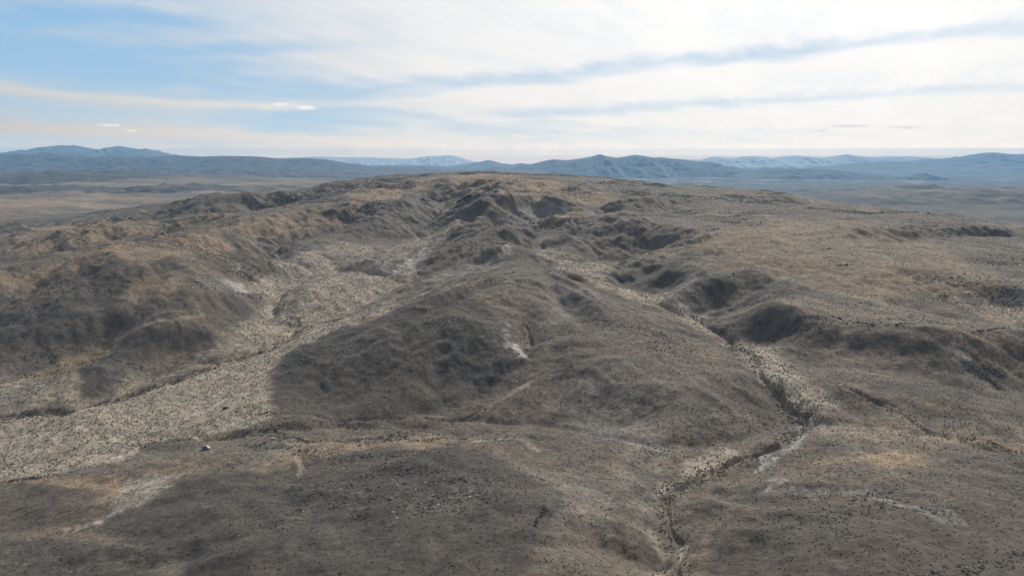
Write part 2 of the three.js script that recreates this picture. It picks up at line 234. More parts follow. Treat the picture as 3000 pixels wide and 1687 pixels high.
 ['dark', 0.55, 0, [76,-410,84,-408,88,-392,76,-375,72,-386]],
 ['dark', 0.5, 0, [58,-520,74,-533,83,-523,91,-505,75,-499]],
 ['dark', 0.45, 0, [47,-794,75,-758,93,-725,98,-655,68,-685,51,-739]],
 ['grey', 0.5, 0, [36,-502,55,-491,74,-481,92,-448,102,-431,88,-425,77,-440,66,-457,52,-471,37,-486]],
 ['grey', 0.3, 0, [80,-443,98,-442,92,-392,83,-366,74,-338,67,-317,63,-329,60,-346,61,-371,62,-397]],
 ['grass_and_lit', 0.5, 0, [267,-1098,307,-1117,357,-1161,408,-1205,441,-1198,474,-1194,509,-1194,546,-1198,584,-1207,589,-1139,596,-1083,603,-1033,572,-919,552,-834,532,-773,520,-727,497,-726,474,-724,450,-721,426,-717,403,-718,379,-719,355,-718,340,-738,326,-763,312,-793,302,-850,293,-920,280,-997]],
 ['grass_and_lit', 0.65, 0, [-560,-957,-539,-969,-523,-995,-512,-1031,-487,-1055,-467,-1092,-418,-1071,-429,-974,-434,-923,-440,-881,-455,-859,-485,-849,-520,-847,-543,-834,-564,-817,-643,-756,-653,-771,-586,-838,-571,-863,-560,-897]],
 ['grass_and_lit', 0.85, 0, [-190,-1982,-122,-1964,-57,-1983,18,-1853,86,-1805,155,-1609,220,-1521,169,-1404,125,-1481,74,-1537,28,-1479,-14,-1405,-64,-1568,-119,-1653]],
 ['grass_and_lit', 0.55, 0, [-1335,-1597,-1109,-1603,-1079,-1648,-1010,-1618,-946,-1594,-886,-1573,-827,-1552,-734,-1488,-668,-1469,-595,-1415,-514,-1328,-477,-1346,-446,-1384,-410,-1416,-331,-1368,-369,-1267,-401,-1232,-431,-1197,-459,-1180,-488,-1167,-592,-1298,-660,-1333,-679,-1293,-700,-1262,-696,-1190,-716,-1160,-741,-1138,-767,-1122,-1016,-1208]],
 ['grass_and_lit', 0.75, 0, [-374,-1691,-329,-1759,-278,-1872,-193,-1921,-221,-1706,-253,-1591,-296,-1497,-332,-1401,-361,-1497]],
 ['grass_and_lit', 0.8, 22, [-295,-1531,-282,-1678,-270,-1791,-241,-1863]],  // sunlit spur crest, its light painted on as an orange tan stroke
 ['grass_and_lit', 0.8, 12, [-166,-1379,-136,-1478,-116,-1554]],  // lit crest of the next spur, brightness put into the colour
 ['grass_and_lit', 0.7, 9, [-98,-1245,-70,-1287,-47,-1327,-10,-1374]],  // light line of a lower spur, painted as a ridge highlight
 ['grass_and_lit', 0.8, 12, [38,-1238,76,-1294,121,-1368]],  // orange sunlit spur beside the gully, painted lighter
 ['grass_and_lit', 0.7, 10, [186,-1326,215,-1270,238,-1203]],  // ridge highlight painted along the right flank of the summit hill
 ['grass_and_lit', 0.8, 8, [182,-1008,202,-1020,241,-1076]],  // lit edge of the right hill, sunlight put into the colour
 ['grass_and_lit', 0.7, 9, [433,-820,443,-762,457,-738,462,-689,468,-648,524,-612]],
 ['grass_and_lit', 0.7, 7, [252,-461,256,-449,266,-433,291,-431,308,-424,357,-402]],
 ['grass_and_lit', 0.8, 7, [-185,-742,-163,-781,-123,-777,-83,-765,-46,-782,-28,-807]],
 ['tan', 0.7, 3.5, [-28,-423,-21,-441,-8,-446,4,-439,14,-421]],
 ['tan', 0.8, 2.2, [-273,-447,-268,-456,-265,-465,-269,-474]],
 ['tan', 0.7, 2, [-219,-530,-234,-534,-259,-541,-284,-541]],
 ['tan', 0.7, 2, [-228,-533,-215,-519,-203,-502]],
 ['tan', 0.7, 2.5, [-163,-474,-150,-456,-136,-425,-131,-402]],
 ['tan', 0.7, 2, [-172,-479,-162,-470]],
 ['ash', 0.5, 3, [-246,-354,-239,-355,-234,-356,-228,-358,-222,-368]],
 ['ash', 0.45, 4, [132,-347,148,-342,165,-337,180,-332,188,-315]],
 ['tan', 0.7, 4, [-408,-698,-387,-704,-358,-718,-336,-752]],
 ['tan', 0.7, 4, [-24,-529,-9,-541,5,-556,15,-565]],
 ['cut', 0.95, 4.5, [200,-748,202,-702,215,-661,213,-606,203,-547,205,-518,204,-501,210,-483,204,-465,190,-447,172,-424,159,-416,144,-415,126,-397,111,-387,99,-380,90,-376]],
 ['cut', 0.8, 3.5, [89,-374,86,-364,84,-353,81,-329,81,-317,64,-243]],
 ['cut', 0.95, 5, [-466,-529,-383,-539,-360,-552,-337,-568,-325,-579,-313,-592,-300,-606,-292,-630,-284,-656,-267,-673,-249,-688,-240,-763,-231,-799,-201,-809]],
 ['cut', 0.8, 2.2, [-193,-524,-173,-524,-153,-524,-133,-523,-113,-524,-87,-524,-71,-525,-61,-521,-40,-524,-21,-531]],
 ['cut', 0.85, 2.5, [-202,-493,-180,-502,-145,-468,-121,-472,-104,-481,-86,-488,-78,-501,-58,-500,-44,-502]],
 ['cut', 0.8, 3, [-269,-474,-253,-482,-234,-484,-215,-486,-198,-501]],
 ['cut', 0.7, 3, [-387,-433,-320,-428,-307,-428,-298,-435,-288,-441]],
 ['cut', 0.7, 5, [-247,-750,-254,-811,-268,-830]],
 ['cut', 0.7, 6, [-355,-1016,-399,-1128,-379,-1206,-370,-1296]],
 ['cut', 0.7, 8, [13,-1091,26,-1174,51,-1284,77,-1323]],
 ['cut', 0.6, 2.5, [249,-519,256,-502,262,-486,268,-465,274,-445,283,-438,292,-431,302,-426,310,-419,361,-407]],
 ['cut', 0.6, 2.5, [256,-488,268,-479,275,-464]],
 ['cut', 0.7, 3, [370,-544,376,-532,377,-518]],
 ['cut', 0.7, 5, [14,-681,16,-659,17,-623]]
];
// steep faces on the hills: centre, uphill direction, half depth, half length, height
const STEEP_FACES = [[-358,-656,-0.97,-0.26,23,69,8.3], [-323,-816,-0.97,-0.24,15,50,5.4], [-108,-615,-0.88,-0.47,74,108,8.5], [321,-586,0.85,-0.52,34,54,5.9], [410,-562,-0.13,-0.99,32,57,5.9], [-588,-1640,-0.29,-0.96,56,106,8.5], [-906,-1468,-1.0,-0.1,43,190,8.5], [-1237,-1707,0.14,-0.99,73,190,8.5], [-721,-1188,-0.98,-0.18,13,54,4.8], [-556,-1096,-0.99,-0.13,23,190,8.2], [-450,-1217,-0.93,-0.38,15,55,5.5], [-397,-1226,-0.88,-0.47,15,78,5.4], [-423,-852,-0.99,-0.16,9,35,3.1], [-487,-711,0.12,-0.99,50,88,8.5], [-321,-1470,-0.95,-0.31,14,75,5.0], [286,-1402,-0.7,-0.72,34,63,8.5], [179,-1168,0.8,-0.6,52,124,8.5], [182,-896,0.92,-0.39,31,64,8.5], [-47,-1148,0.77,-0.64,27,93,8.5], [-214,-1035,0.67,-0.74,14,49,5.2], [-63,-755,-0.82,-0.58,15,45,5.2], [78,-843,0.83,-0.56,12,19,4.2], [543,-1033,-0.44,-0.9,26,55,8.5], [732,-1131,-0.25,-0.97,12,96,4.5], [511,-723,0.98,-0.18,14,30,4.9], [226,-793,-0.55,-0.84,17,50,6.0], [252,-661,0.95,-0.31,22,42,8.0], [72,-726,0.95,-0.3,15,65,5.3]];
const OUTCROPS = [
 ['black', .9, 1.5, 26, [16.5,-326.0,16.0,-320.5,14.0,-314.5,12.0,-308.5,10.0,-298.5], 'jagged black rock outcrop winding down the bare foreground spur'],
 ['dark', .6, 1.1, 20, [7.0,-373.0,14.5,-369.5,19.0,-366.0,27.0,-360.5], 'thin broken ledge of dark rock on the crest of the foreground spur'],
 ['dark', .6, 1, 7, [25.0,-319.5,26.0,-315.0,26.5,-311.0], 'small dark ledge beside the black outcrop on the foreground spur'],
 ['dark', 4, 9, 26, [-115.0,-1492.0,-89.5,-1461.0,-50.5,-1442.0,-28.5,-1415.0], 'long dark cliff band below the flat top of the highest hill'],
 ['black', 1.2, 2.6, 12, [389.0,-834.0,399.0,-835.0,411.0,-839.0], 'black rock clump alone on the broad right hilltop'],
 ['dark', 1.2, 2.5, 9, [398.5,-915.5,408.5,-915.0,417.0,-915.0], 'low dark rock streak just beyond the black clump on the right hilltop'],
 ['dark', 1.2, 2.4, 7, [388.0,-867.5,397.5,-867.0], 'short dark rock row between the black clump and the low streak'],
 ['dark', 1.2, 2.6, 10, [299.0,-644.5,302.5,-642.5,305.5,-638.0], 'dark rock knob at the left end of the shadowed right scarp'],
 ['dark', 1, 2.2, 14, [314.0,-627.0,317.5,-618.5,323.5,-609.0], 'broken rim rock stepping down the left part of the right scarp'],
 ['dark', 1, 2.4, 16, [339.0,-603.5,348.0,-606.5,358.0,-608.0], 'rim rock in the middle of the right scarp'],
 ['dark', 1.2, 2.8, 16, [399.0,-591.5,408.0,-591.5,422.0,-595.0,436.0,-598.0], 'heavy rim rock above the blackest slope at the right edge'],
 ['dark', 1, 2, 8, [378.0,-654.5,382.5,-652.0], 'small rocks on the bench above the right scarp rim'],
 ['dark', 1, 2, 9, [390.5,-642.5,391.5,-628.5], 'dark rock line leading down to the right scarp rim'],
 ['dark', .8, 1.8, 12, [121.0,-651.5,131.5,-651.0,140.0,-644.5,144.0,-632.5], 'slanting rock ribs on the right shoulder of the middle hill'],
 ['dark', .8, 1.8, 9, [163.5,-644.0,154.0,-599.5,160.0,-602.0], 'dark rocks above the pale wash bend at the middle hill'],
 ['dark', 3, 6, 8, [-352.0,-1781.0,-345.5,-1897.5,-325.5,-1888.0], 'dark crag at the left end of the summit skyline'],
 ['dark', 2, 4, 9, [-160.0,-2090.5,-141.0,-2080.0,-122.0,-2056.5], 'row of rocks on the very summit skyline'],
 ['dark', 3, 6, 8, [123.5,-1939.0,140.5,-1984.0,153.5,-1909.0], 'dark rounded crag on the summit skyline right of the top'],
 ['dark', 3, 6, 14, [-81.0,-1690.5,-56.5,-1684.5,-15.5,-1624.5], 'dark rock field just under the summit'],
 ['dark', 3, 5, 9, [149.5,-1640.5,181.5,-1718.5], 'dark rocks on the right shoulder of the summit plateau'],
 ['dark', 2.5, 4.5, 9, [199.0,-1745.5,231.5,-1786.5,262.5,-1812.0], 'thin dark rock line near the right end of the summit skyline'],
 ['dark', 3, 6, 9, [-209.0,-1627.0,-196.0,-1595.0,-183.0,-1547.5], 'rocky outcrop at the head of the left summit gully'],
 ['dark', 2.5, 5, 8, [-744.0,-1226.0,-745.0,-1241.5,-733.0,-1245.5], 'dark pointed crag on the small knob at far left'],
 ['dark', 2.5, 5, 9, [-887.0,-1594.0,-871.5,-1594.0,-846.5,-1578.5], 'rough rock pile on the left ridge before the plain'],
 ['dark', 2, 4, 9, [301.5,-1104.5,318.5,-1121.0,334.5,-1139.5], 'dark rocks on the lit edge of the right hill above the deep gully'],
 ['black', 1, 2, 6, [-67.0,-656.5,-63.0,-664.5], 'small black cleft rocks on the left face of the middle hill'],
 ['dark', 1.5, 2.6, 8, [-7.5,-822.0,2.0,-831.0], 'low dark rocks on the crest of the middle hill'],
 ['dark', 1.2, 2.4, 6, [203.0,-888.5,202.5,-865.0], 'dark rocks on the slope above the upper wash of the right hill'],
 ['pale', .7, 1.3, 4, [3.0,-571.0,5.5,-568.0], 'pale rock slab in the gully at the foot of the middle hill'],
 ['pale', .8, 1.5, 3, [204.5,-649.5,206.0,-647.5], 'whitish rocks beside the bend of the right wash']
];
const VAN_AT = [-213.4, -462.4];
const CAR_AT = [-229.8, -537.6];
const RANGES = [
 [17000, -60, 2400, 'pale blue double-peaked mountain far away at the left', [-0.8564,230,-0.7846,278,-0.7134,270,-0.6986,270,-0.6814,341,-0.6664,389,-0.6515,413,-0.6308,444,-0.6162,436,-0.6113,452,-0.6016,421,-0.5834,357,-0.5726,341,-0.5623,397,-0.5483,429,-0.5353,389,-0.5208,349,-0.5135,373,-0.5024,318,-0.4918,254,-0.4717,198,-0.4289,87]],
 [11300, -60, 1900, 'long hazy blue range of low hills behind the left plain', [-0.9043,201,-0.8084,253,-0.7136,232,-0.6949,243,-0.6767,211,-0.6581,259,-0.6487,248,-0.6324,211,-0.6105,217,-0.5959,201,-0.581,169,-0.5549,206,-0.5293,195,-0.5017,190,-0.4645,206,-0.437,190,-0.4036,201,-0.3632,195,-0.3447,180,-0.3263,158,-0.2891,164,-0.2616,142,-0.2384,95,-0.2237,74,-0.2109,47,-0.1981,15,-0.1756,36,-0.1609,20,-0.1274,31,-0.1127,20,-0.0941,-17,-0.0664,-12,-0.0535,-22,-0.0349,4,-0.0239,36,-0.0091,10,0.0096,-33,0.0478,-86]],
 [15500, -200, 2600, 'blue mountain with a pointed peak rising behind the summit hill', [-0.0574,-194,-0.0287,-121,-0.0053,-77,0.0115,3,0.0262,17,0.0429,83,0.0576,126,0.0762,105,0.0948,141,0.1076,170,0.1223,235,0.1333,185,0.1462,156,0.1595,185,0.1722,221,0.1871,192,0.2,156,0.2109,170,0.2239,141,0.2382,126,0.2569,83,0.2808,76,0.2938,17,0.3127,-56,0.3316,-114,0.3634,-187,0.3971,-238]],
 [13500, -190, 1500, 'low brownish hill across the bright valley floor at right', [0.2967,-181,0.3156,-130,0.3426,-73,0.3686,-28,0.3963,-35,0.424,-35,0.4519,-60,0.4803,-98,0.5082,-124,0.529,-149,0.5454,-175,0.5743,-200]],
 [12300, -190, 500, 'tiny dark cone standing out of the right valley', [0.5553,-176,0.5669,-135,0.5734,-118,0.5771,-94,0.5816,-118,0.5908,-135,0.6032,-176]],
 [24000, -230, 3000, 'palest snow-streaked mountain crest on the right horizon', [0.1669,-29,0.2144,61,0.2382,83,0.2659,61,0.2804,173,0.2933,151,0.3086,117,0.3194,173,0.3341,185,0.349,162,0.3639,117,0.3822,185,0.3988,207,0.4137,173,0.4266,151,0.4338,128,0.4452,151,0.4648,252,0.4817,185,0.4966,151,0.5151,173,0.5522,173,0.5709,140,0.5987,106,0.6669,83,0.7619,128]],
 [19000, -230, 3600, 'broad pale blue mountain rising toward the right edge', [0.4303,-267,0.4575,-132,0.4793,-16,0.4972,37,0.5195,64,0.5434,55,0.5714,64,0.6007,109,0.6261,162,0.6444,198,0.6568,269,0.6753,287,0.6902,251,0.6994,233,0.7136,251,0.7615,207,0.8322,287,0.9045,180]],
 [4300, -82, 1150, 'dark rolling ridge just behind the right hill before the valley', [0.3808,-90,0.4035,-65,0.4273,-49,0.4547,-22,0.4733,-16,0.4921,-18,0.5159,-10,0.5329,-16,0.5571,-4,0.5946,-4,0.6125,7,0.631,15,0.6462,5,0.678,2,0.7203,-2,0.7681,7,0.8406,-8,0.9136,-32]],
 [4900, -62, 800, 'low brown hill behind the shoulder of the main hill at right', [0.2068,-66,0.2258,-42,0.2401,-28,0.2543,-7,0.2638,4,0.2782,-2,0.2926,-5,0.3119,-14,0.3312,-16,0.3554,-33,0.3747,-42,0.404,-70,0.4333,-96]],
 [5600, -10, 1000, 'brown butte and low ridge on the left plain', [-0.8373,47,-0.7652,61,-0.7171,69,-0.6695,63,-0.6457,55,-0.6334,71,-0.6213,82,-0.6106,87,-0.6022,79,-0.5919,66,-0.5739,61,-0.5405,55,-0.5215,50,-0.5156,58,-0.5071,47,-0.469,40,-0.4212,34,-0.3543,24,-0.3066,13]],
 [2900, -14, 420, 'low dark ridge at the near edge of the left plain', [-0.8928,-11,-0.8194,9,-0.7515,17,-0.7031,23,-0.6644,27,-0.6261,20,-0.5832,9,-0.5397,12,-0.5057,20,-0.4718,27,-0.4335,17,-0.3953,6,-0.3569,0,-0.3184,-8]],
 [3800, -18, 600, 'long low brown ridge across the middle of the left plain', [-0.8891,6,-0.792,31,-0.7197,40,-0.6715,48,-0.6286,39,-0.5761,30,-0.5277,42,-0.4795,51,-0.4319,39,-0.384,31,-0.3358,42,-0.2976,31,-0.2594,17]],
 [6900, -30, 900, 'low purple brown rise beyond the left plain', [-0.5602,-18,-0.5025,-2,-0.45,-9,-0.383,-15,-0.3401,-28,-0.3208,-18,-0.2968,-15,-0.273,-25,-0.2396,-41,-0.2014,-71]],
 [9300, -60, 1100, 'hazy foothills between the left plain and the long blue range', [-0.8596,36,-0.7875,62,-0.7161,53,-0.697,49,-0.673,62,-0.6541,44,-0.6113,36,-0.5729,49,-0.5368,79,-0.525,62,-0.4773,57,-0.444,44,-0.4105,53,-0.3534,27,-0.3056,36,-0.258,9,-0.2007,-8,-0.1435,-35]],
 [15500, -200, 2000, 'hazy low foothills under the pale mountain at right', [0.5074,-268,0.5453,-216,0.5931,-202,0.6457,-209,0.6937,-224,0.7411,-180,0.8127,-165,0.9086,-194]],
 [24000, -210, 3000, 'very faint snow-dusted mountains on the centre horizon', [-0.3573,83,-0.3095,140,-0.2713,173,-0.2381,151,-0.2104,151,-0.1829,128,-0.1548,106,-0.1419,106,-0.1271,151,-0.118,185,-0.0995,196,-0.0847,207,-0.0752,162,-0.0643,83,-0.0534,16,-0.0238,-52,0.0143,-97]],
 [20000, -200, 2500, 'faint blue ridge between the left hills and the pointed mountain', [-0.105,-122,-0.0754,-56,-0.0606,-9,-0.0458,29,-0.0329,85,-0.0238,47,-0.0143,-9,0.0024,-37,0.0095,0,0.0243,-28,0.0573,-103]]
];

// ---------------------------------------------------------------- the lie of the land
// a thin-plate surface through the surveyed points
const NP = SURVEY.length / 3, sx = new Float64Array(NP), sz = new Float64Array(NP), se = new Float64Array(NP);
for (let i = 0; i < NP; i++) { sx[i] = SURVEY[3 * i] / 1000; sz[i] = SURVEY[3 * i + 1] / 1000; se[i] = SURVEY[3 * i + 2]; }
const weights = (() => {
  const n = NP + 3, A = Array.from({ length: n }, () => new Float64Array(n + 1));
  for (let i = 0; i < NP; i++) {
    for (let j = 0; j < NP; j++) { const r2 = (sx[i] - sx[j]) ** 2 + (sz[i] - sz[j]) ** 2; A[i][j] = r2 > 1e-12 ? r2 * Math.log(r2) : 0; }
    A[i][i] += 2e-5; A[i][NP] = A[NP][i] = 1; A[i][NP + 1] = A[NP + 1][i] = sx[i]; A[i][NP + 2] = A[NP + 2][i] = sz[i]; A[i][n] = se[i];
  }
  for (let k = 0; k < n; k++) {
    let p = k; for (let i = k + 1; i < n; i++) if (Math.abs(A[i][k]) > Math.abs(A[p][k])) p = i;
    [A[k], A[p]] = [A[p], A[k]];
    for (let i = k + 1; i < n; i++) { const f = A[i][k] / A[k][k]; if (f) for (let j = k; j <= n; j++) A[i][j] -= f * A[k][j]; }
  }
  const w = new Float64Array(n);
  for (let k = n - 1; k >= 0; k--) { let s = A[k][n]; for (let j = k + 1; j < n; j++) s -= A[k][j] * w[j]; w[k] = s / A[k][k]; }
  return w;
})();
function thinPlate(x, z) {
  x /= 1000; z /= 1000; let s = weights[NP] + weights[NP + 1] * x + weights[NP + 2] * z;
  for (let i = 0; i < NP; i++) { const dx = x - sx[i], dz = z - sz[i], r2 = dx * dx + dz * dz; if (r2 > 1e-12) s += weights[i] * r2 * Math.log(r2); }
  return s;
}
class Grid {
  constructor(x0, z0, x1, z1, cell) { Object.assign(this, { x0, z0, x1, z1, cell }); this.nx = Math.round((x1 - x0) / cell) + 1; this.nz = Math.round((z1 - z0) / cell) + 1; this.h = new Float32Array(this.nx * this.nz); }
  fill(f) { for (let j = 0; j < this.nz; j++) for (let i = 0; i < this.nx; i++) this.h[j * this.nx + i] = f(this.x0 + i * this.cell, this.z0 + j * this.cell); return this; }
  edge(x, z) { return Math.min(x - this.x0, this.x1 - x, z - this.z0, this.z1 - z); }
  at(x, z) {                                                       // bicubic
    const { nx, nz, h } = this, fx = clamp((x - this.x0) / this.cell, 0, nx - 1.001), fz = clamp((z - this.z0) / this.cell, 0, nz - 1.001), i = Math.floor(fx), j = Math.floor(fz), u = fx - i, v = fz - j;
    const wu = [(-u + 2 * u * u - u * u * u) / 2, (2 - 5 * u * u + 3 * u * u * u) / 2, (u + 4 * u * u - 3 * u * u * u) / 2, (u * u * u - u * u) / 2], wv = [(-v + 2 * v * v - v * v * v) / 2, (2 - 5 * v * v + 3 * v * v * v) / 2, (v + 4 * v * v - 3 * v * v * v) / 2, (v * v * v - v * v) / 2];
    let s = 0;
    for (let b = 0; b < 4; b++) { const jj = clamp(j + b - 1, 0, nz - 1) * nx; let t = 0; for (let a = 0; a < 4; a++) t += wu[a] * h[jj + clamp(i + a - 1, 0, nx - 1)]; s += wv[b] * t; }
    return s;
  }
}
const wide = new Grid(-9000, -10200, 9000, 900, 100).fill(thinPlate);
const near = new Grid(-2100, -2700, 2300, 300, 12).fill(thinPlate);
{ // bring out ridges and draws that the smooth surface through the points leaves too soft
  const { nx, nz, h } = near; let a = h.slice(), b = new Float32Array(h.length);
  for (let p = 0; p < 26; p++) { for (let j = 0; j < nz; j++) for (let i = 0; i < nx; i++) { const k = j * nx + i; b[k] = 0.25 * a[k - (i > 0)] + 0.5 * a[k] + 0.25 * a[k + (i < nx - 1)]; } for (let j = 0; j < nz; j++) for (let i = 0; i < nx; i++) { const k = j * nx + i; a[k] = 0.25 * b[k - (j > 0 ? nx : 0)] + 0.5 * b[k] + 0.25 * b[k + (j < nz - 1 ? nx : 0)]; } }
  for (let j = 0; j < nz; j++) for (let i = 0; i < nx; i++) { const k = j * nx + i, r = Math.hypot(near.x0 + i * 12, near.z0 + j * 12); h[k] += 0.65 * (h[k] - a[k]) * smooth(450, 1000, r) * (1 - smooth(2100, 2500, r)); }
}
const valleyFloor = (x, z) => lerp(-55, -190, smooth(-0.14, 0.03, Math.atan2(x, -z))) - (x * x + z * z) / 1.274e7;
const BUMPS = [[2250, -3500, 14, 300, 220], [2800, -3450, 12, 260, 200], [3000, -3000, 10, 200, 160], [-2750, -5300, 26, 700, 400], [-2500, -5600, 30, 130, 200], [-3700, -5300, 18, 500, 300], [-1560, -4700, 22, 330, 260], [-1330, -4300, 16, 210, 180], [-1900, -5600, 30, 900, 300], [-4300, -6000, 24, 600, 400],
  [-2900, -9800, 55, 1100, 500], [-5600, -11000, 70, 700, 500], [-4700, -10500, 50, 260, 260], [-1500, -10800, 60, 1600, 500], [-3600, -12500, 70, 1300, 500], [-600, -12800, 50, 1200, 500], [-7000, -13500, 80, 1500, 600]];
function baseHeight(x, z) {
  const e = near.edge(x, z), w = smooth(0, 150, e);
  let h = w >= 1 ? near.at(x, z) : w <= 0 ? wide.at(x, z) : lerp(wide.at(x, z), near.at(x, z), w);
  const r = Math.hypot(x, z);
  if (r > 6000 || z > 0) { const f = Math.max(smooth(6500, 9300, r), smooth(100, 800, z)); h = lerp(h, z > 0 && r < 6500 ? 15 : valleyFloor(x, z), f); }
  if (r > 3500) for (const [bx, bz, bh, rx, rz] of BUMPS) { const dx = (x - bx) / rx, dz = (z - bz) / rz, d = dx * dx + dz * dz; if (d < 9) h += bh * Math.exp(-d) * (1 + 0.25 * fbm(x / 130, z / 130, 3)); }
  if (r < 2600) for (const [fx, fz, ux, uz, sd, sl, fh] of STEEP_FACES) { const dx = x - fx, dz = z - fz, u = (dx * ux + dz * uz) / sd, v = (dx * uz - dz * ux) / sl; if (u > -3.4 && u < 3.4 && v > -2.6 && v < 2.6) h += fh * Math.exp(-v * v * 0.7) * (Math.exp(-((u - 0.9) ** 2) * 0.8) - 0.8 * Math.exp(-((u + 0.9) ** 2) * 0.8)); }
  return h;
}
const mottle = (x, z) => fbm(x / 85 + 4.2, z / 85 - 1.7, 5, 0.55);
// relief too small for the survey: knolls, then rills that running water has cut
const FX0 = -1500, FZ0 = -2500, FX1 = 1700, FZ1 = -170, FC = 4;
const fine = new Grid(FX0, FZ0, FX1, FZ1, FC);
{
  const { nx, nz } = fine, n = nx * nz, base = new Float32Array(n);
  for (let j = 0; j < nz; j++) for (let i = 0; i < nx; i++) base[j * nx + i] = baseHeight(FX0 + i * FC, FZ0 + j * FC);
  const h = new Float32Array(n), rough = new Float32Array(n);
  for (let j = 0; j < nz; j++) for (let i = 0; i < nx; i++) {
    const k = j * nx + i, gx = base[k + (i < nx - 1 ? 1 : 0)] - base[k - (i > 0 ? 1 : 0)], gz = base[k + (j < nz - 1 ? nx : 0)] - base[k - (j > 0 ? nx : 0)];
    const slope = Math.hypot(gx, gz) / (2 * FC), x = FX0 + i * FC, z = FZ0 + j * FC;
    rough[k] = 0.34 + 0.66 * smooth(0.05, 0.22, slope);
    h[k] = base[k] + rough[k] * (1 + 1.2 * smooth(650, 1300, -z)) * (4.2 * fbm(x / 120, z / 120, 2) + 4.4 * ridged(x / 88 + 8, z / 88, 5) + 1.1 * ridged(x / 27 + 3, z / 27, 3) * smooth(0.08, 0.25, slope)) ;
  }
  // fill the hollows (priority flood) and let the rain run off
  const order = new Int32Array(n), down = new Int32Array(n).fill(-1), seen = new Uint8Array(n), level = new Float32Array(n);
  const heap = new Int32Array(n + 8); let hs = 0, no = 0;
  const push = k => { let i = hs++; while (i > 0) { const p = (i - 1) >> 1; if (level[heap[p]] <= level[k]) break; heap[i] = heap[p]; i = p; } heap[i] = k; };
  const pop = () => { const top = heap[0], k = heap[--hs]; let i = 0; for (;;) { let c = 2 * i + 1; if (c >= hs) break; if (c + 1 < hs && level[heap[c + 1]] < level[heap[c]]) c++; if (level[heap[c]] >= level[k]) break; heap[i] = heap[c]; i = c; } heap[i] = k; return top; };
  for (let j = 0; j < nz; j++) for (let i = 0; i < nx; i++) if (!i || !j || i === nx - 1 || j === nz - 1) { const k = j * nx + i; seen[k] = 1; level[k] = h[k]; push(k); }
  while (hs) {
    const k = pop(); order[no++] = k; const i = k % nx, j = (k - i) / nx;
    for (let b = -1; b <= 1; b++) for (let a = -1; a <= 1; a++) { const x = i + a, y = j + b; if ((!a && !b) || x < 0 || y < 0 || x >= nx || y >= nz) continue; const m = y * nx + x; if (!seen[m]) { seen[m] = 1; level[m] = Math.max(h[m], level[k] + 1e-4); down[m] = k; push(m); } }
  }
  const area = new Float32Array(n).fill(1); for (let q = no - 1; q >= 0; q--) { const k = order[q]; if (down[k] >= 0) area[down[k]] += area[k]; }
  let cut = new Float32Array(n); for (let k = 0; k < n; k++) cut[k] = area[k] < 6 ? 0 : Math.min(4, 0.40 * Math.pow(area[k] / 6, 0.28)) * (0.35 + 0.65 * rough[k]);
  const blur = (src, passes) => { let a = src.slice(), b = new Float32Array(n); for (let p = 0; p < passes; p++) { for (let k = 0; k < n; k++) { const l = k > 0 ? a[k - 1] : a[k], r = k < n - 1 ? a[k + 1] : a[k]; b[k] = 0.25 * l + 0.5 * a[k] + 0.25 * r; } for (let k = 0; k < n; k++) { const l = k >= nx ? b[k - nx] : b[k], r = k < n - nx ? b[k + nx] : b[k]; a[k] = 0.25 * l + 0.5 * b[k] + 0.25 * r; } } return a; };
  const narrow = blur(cut, 1), broad = blur(cut, 8);
  for (let k = 0; k < n; k++) fine.h[k] = h[k] - base[k] - 2.1 * narrow[k] - 3.8 * broad[k] + 1.4;
}
// patches of ground and the lines of the washes, with their bounds
for (const p of LAND_PATCHES) { const q = p[3]; let a = 1e9, b = 1e9, c = -1e9, d = -1e9; for (let i = 0; i < q.length; i += 2) { a = Math.min(a, q[i]); c = Math.max(c, q[i]); b = Math.min(b, q[i + 1]); d = Math.max(d, q[i + 1]); } p.push([a, b, c, d]); }
const GULLIES = LAND_PATCHES.filter(p => p[0] === 'cut');
let along = 0;
function toLine(q, x, z) { let m = 1e18; for (let i = 0; i + 3 < q.length; i += 2) { const ax = q[i], az = q[i + 1], dx = q[i + 2] - ax, dz = q[i + 3] - az, t = clamp(((x - ax) * dx + (z - az) * dz) / (dx * dx + dz * dz + 1e-9)), ex = x - ax - t * dx, ez = z - az - t * dz, d = ex * ex + ez * ez; if (d < m) { m = d; along = (i / 2 + t) / (q.length / 2 - 1); } } return Math.sqrt(m); }
function signedInside(q, x, z) {                                   // metres inside (+) or outside (-) an outline
  let m = 1e18, inside = false; const n = q.length;
  for (let i = 0, j = n - 2; i < n; j = i, i += 2) {
    const ax = q[j], az = q[j + 1], bx = q[i], bz = q[i + 1], dx = bx - ax, dz = bz - az;
    if ((az > z) !== (bz > z) && x < (dx * (z - az)) / dz + ax) inside = !inside;
    const t = clamp(((x - ax) * dx + (z - az) * dz) / (dx * dx + dz * dz + 1e-9)), ex = x - ax - t * dx, ez = z - az - t * dz, d = ex * ex + ez * ez; if (d < m) m = d;
  }
  m = Math.sqrt(m); return inside ? m : -m;
}
function lineWarp(x, z, o) { const a = 3.2 * noise(x / 37, z / 37) + 1.5 * noise(x / 13 + 4, z / 13), b = 3.2 * noise(x / 37 + 40, z / 37) + 1.5 * noise(x / 13 + 9, z / 13 + 20); o[0] = x + a; o[1] = z + b; return o; }
const tmp2 = [0, 0];
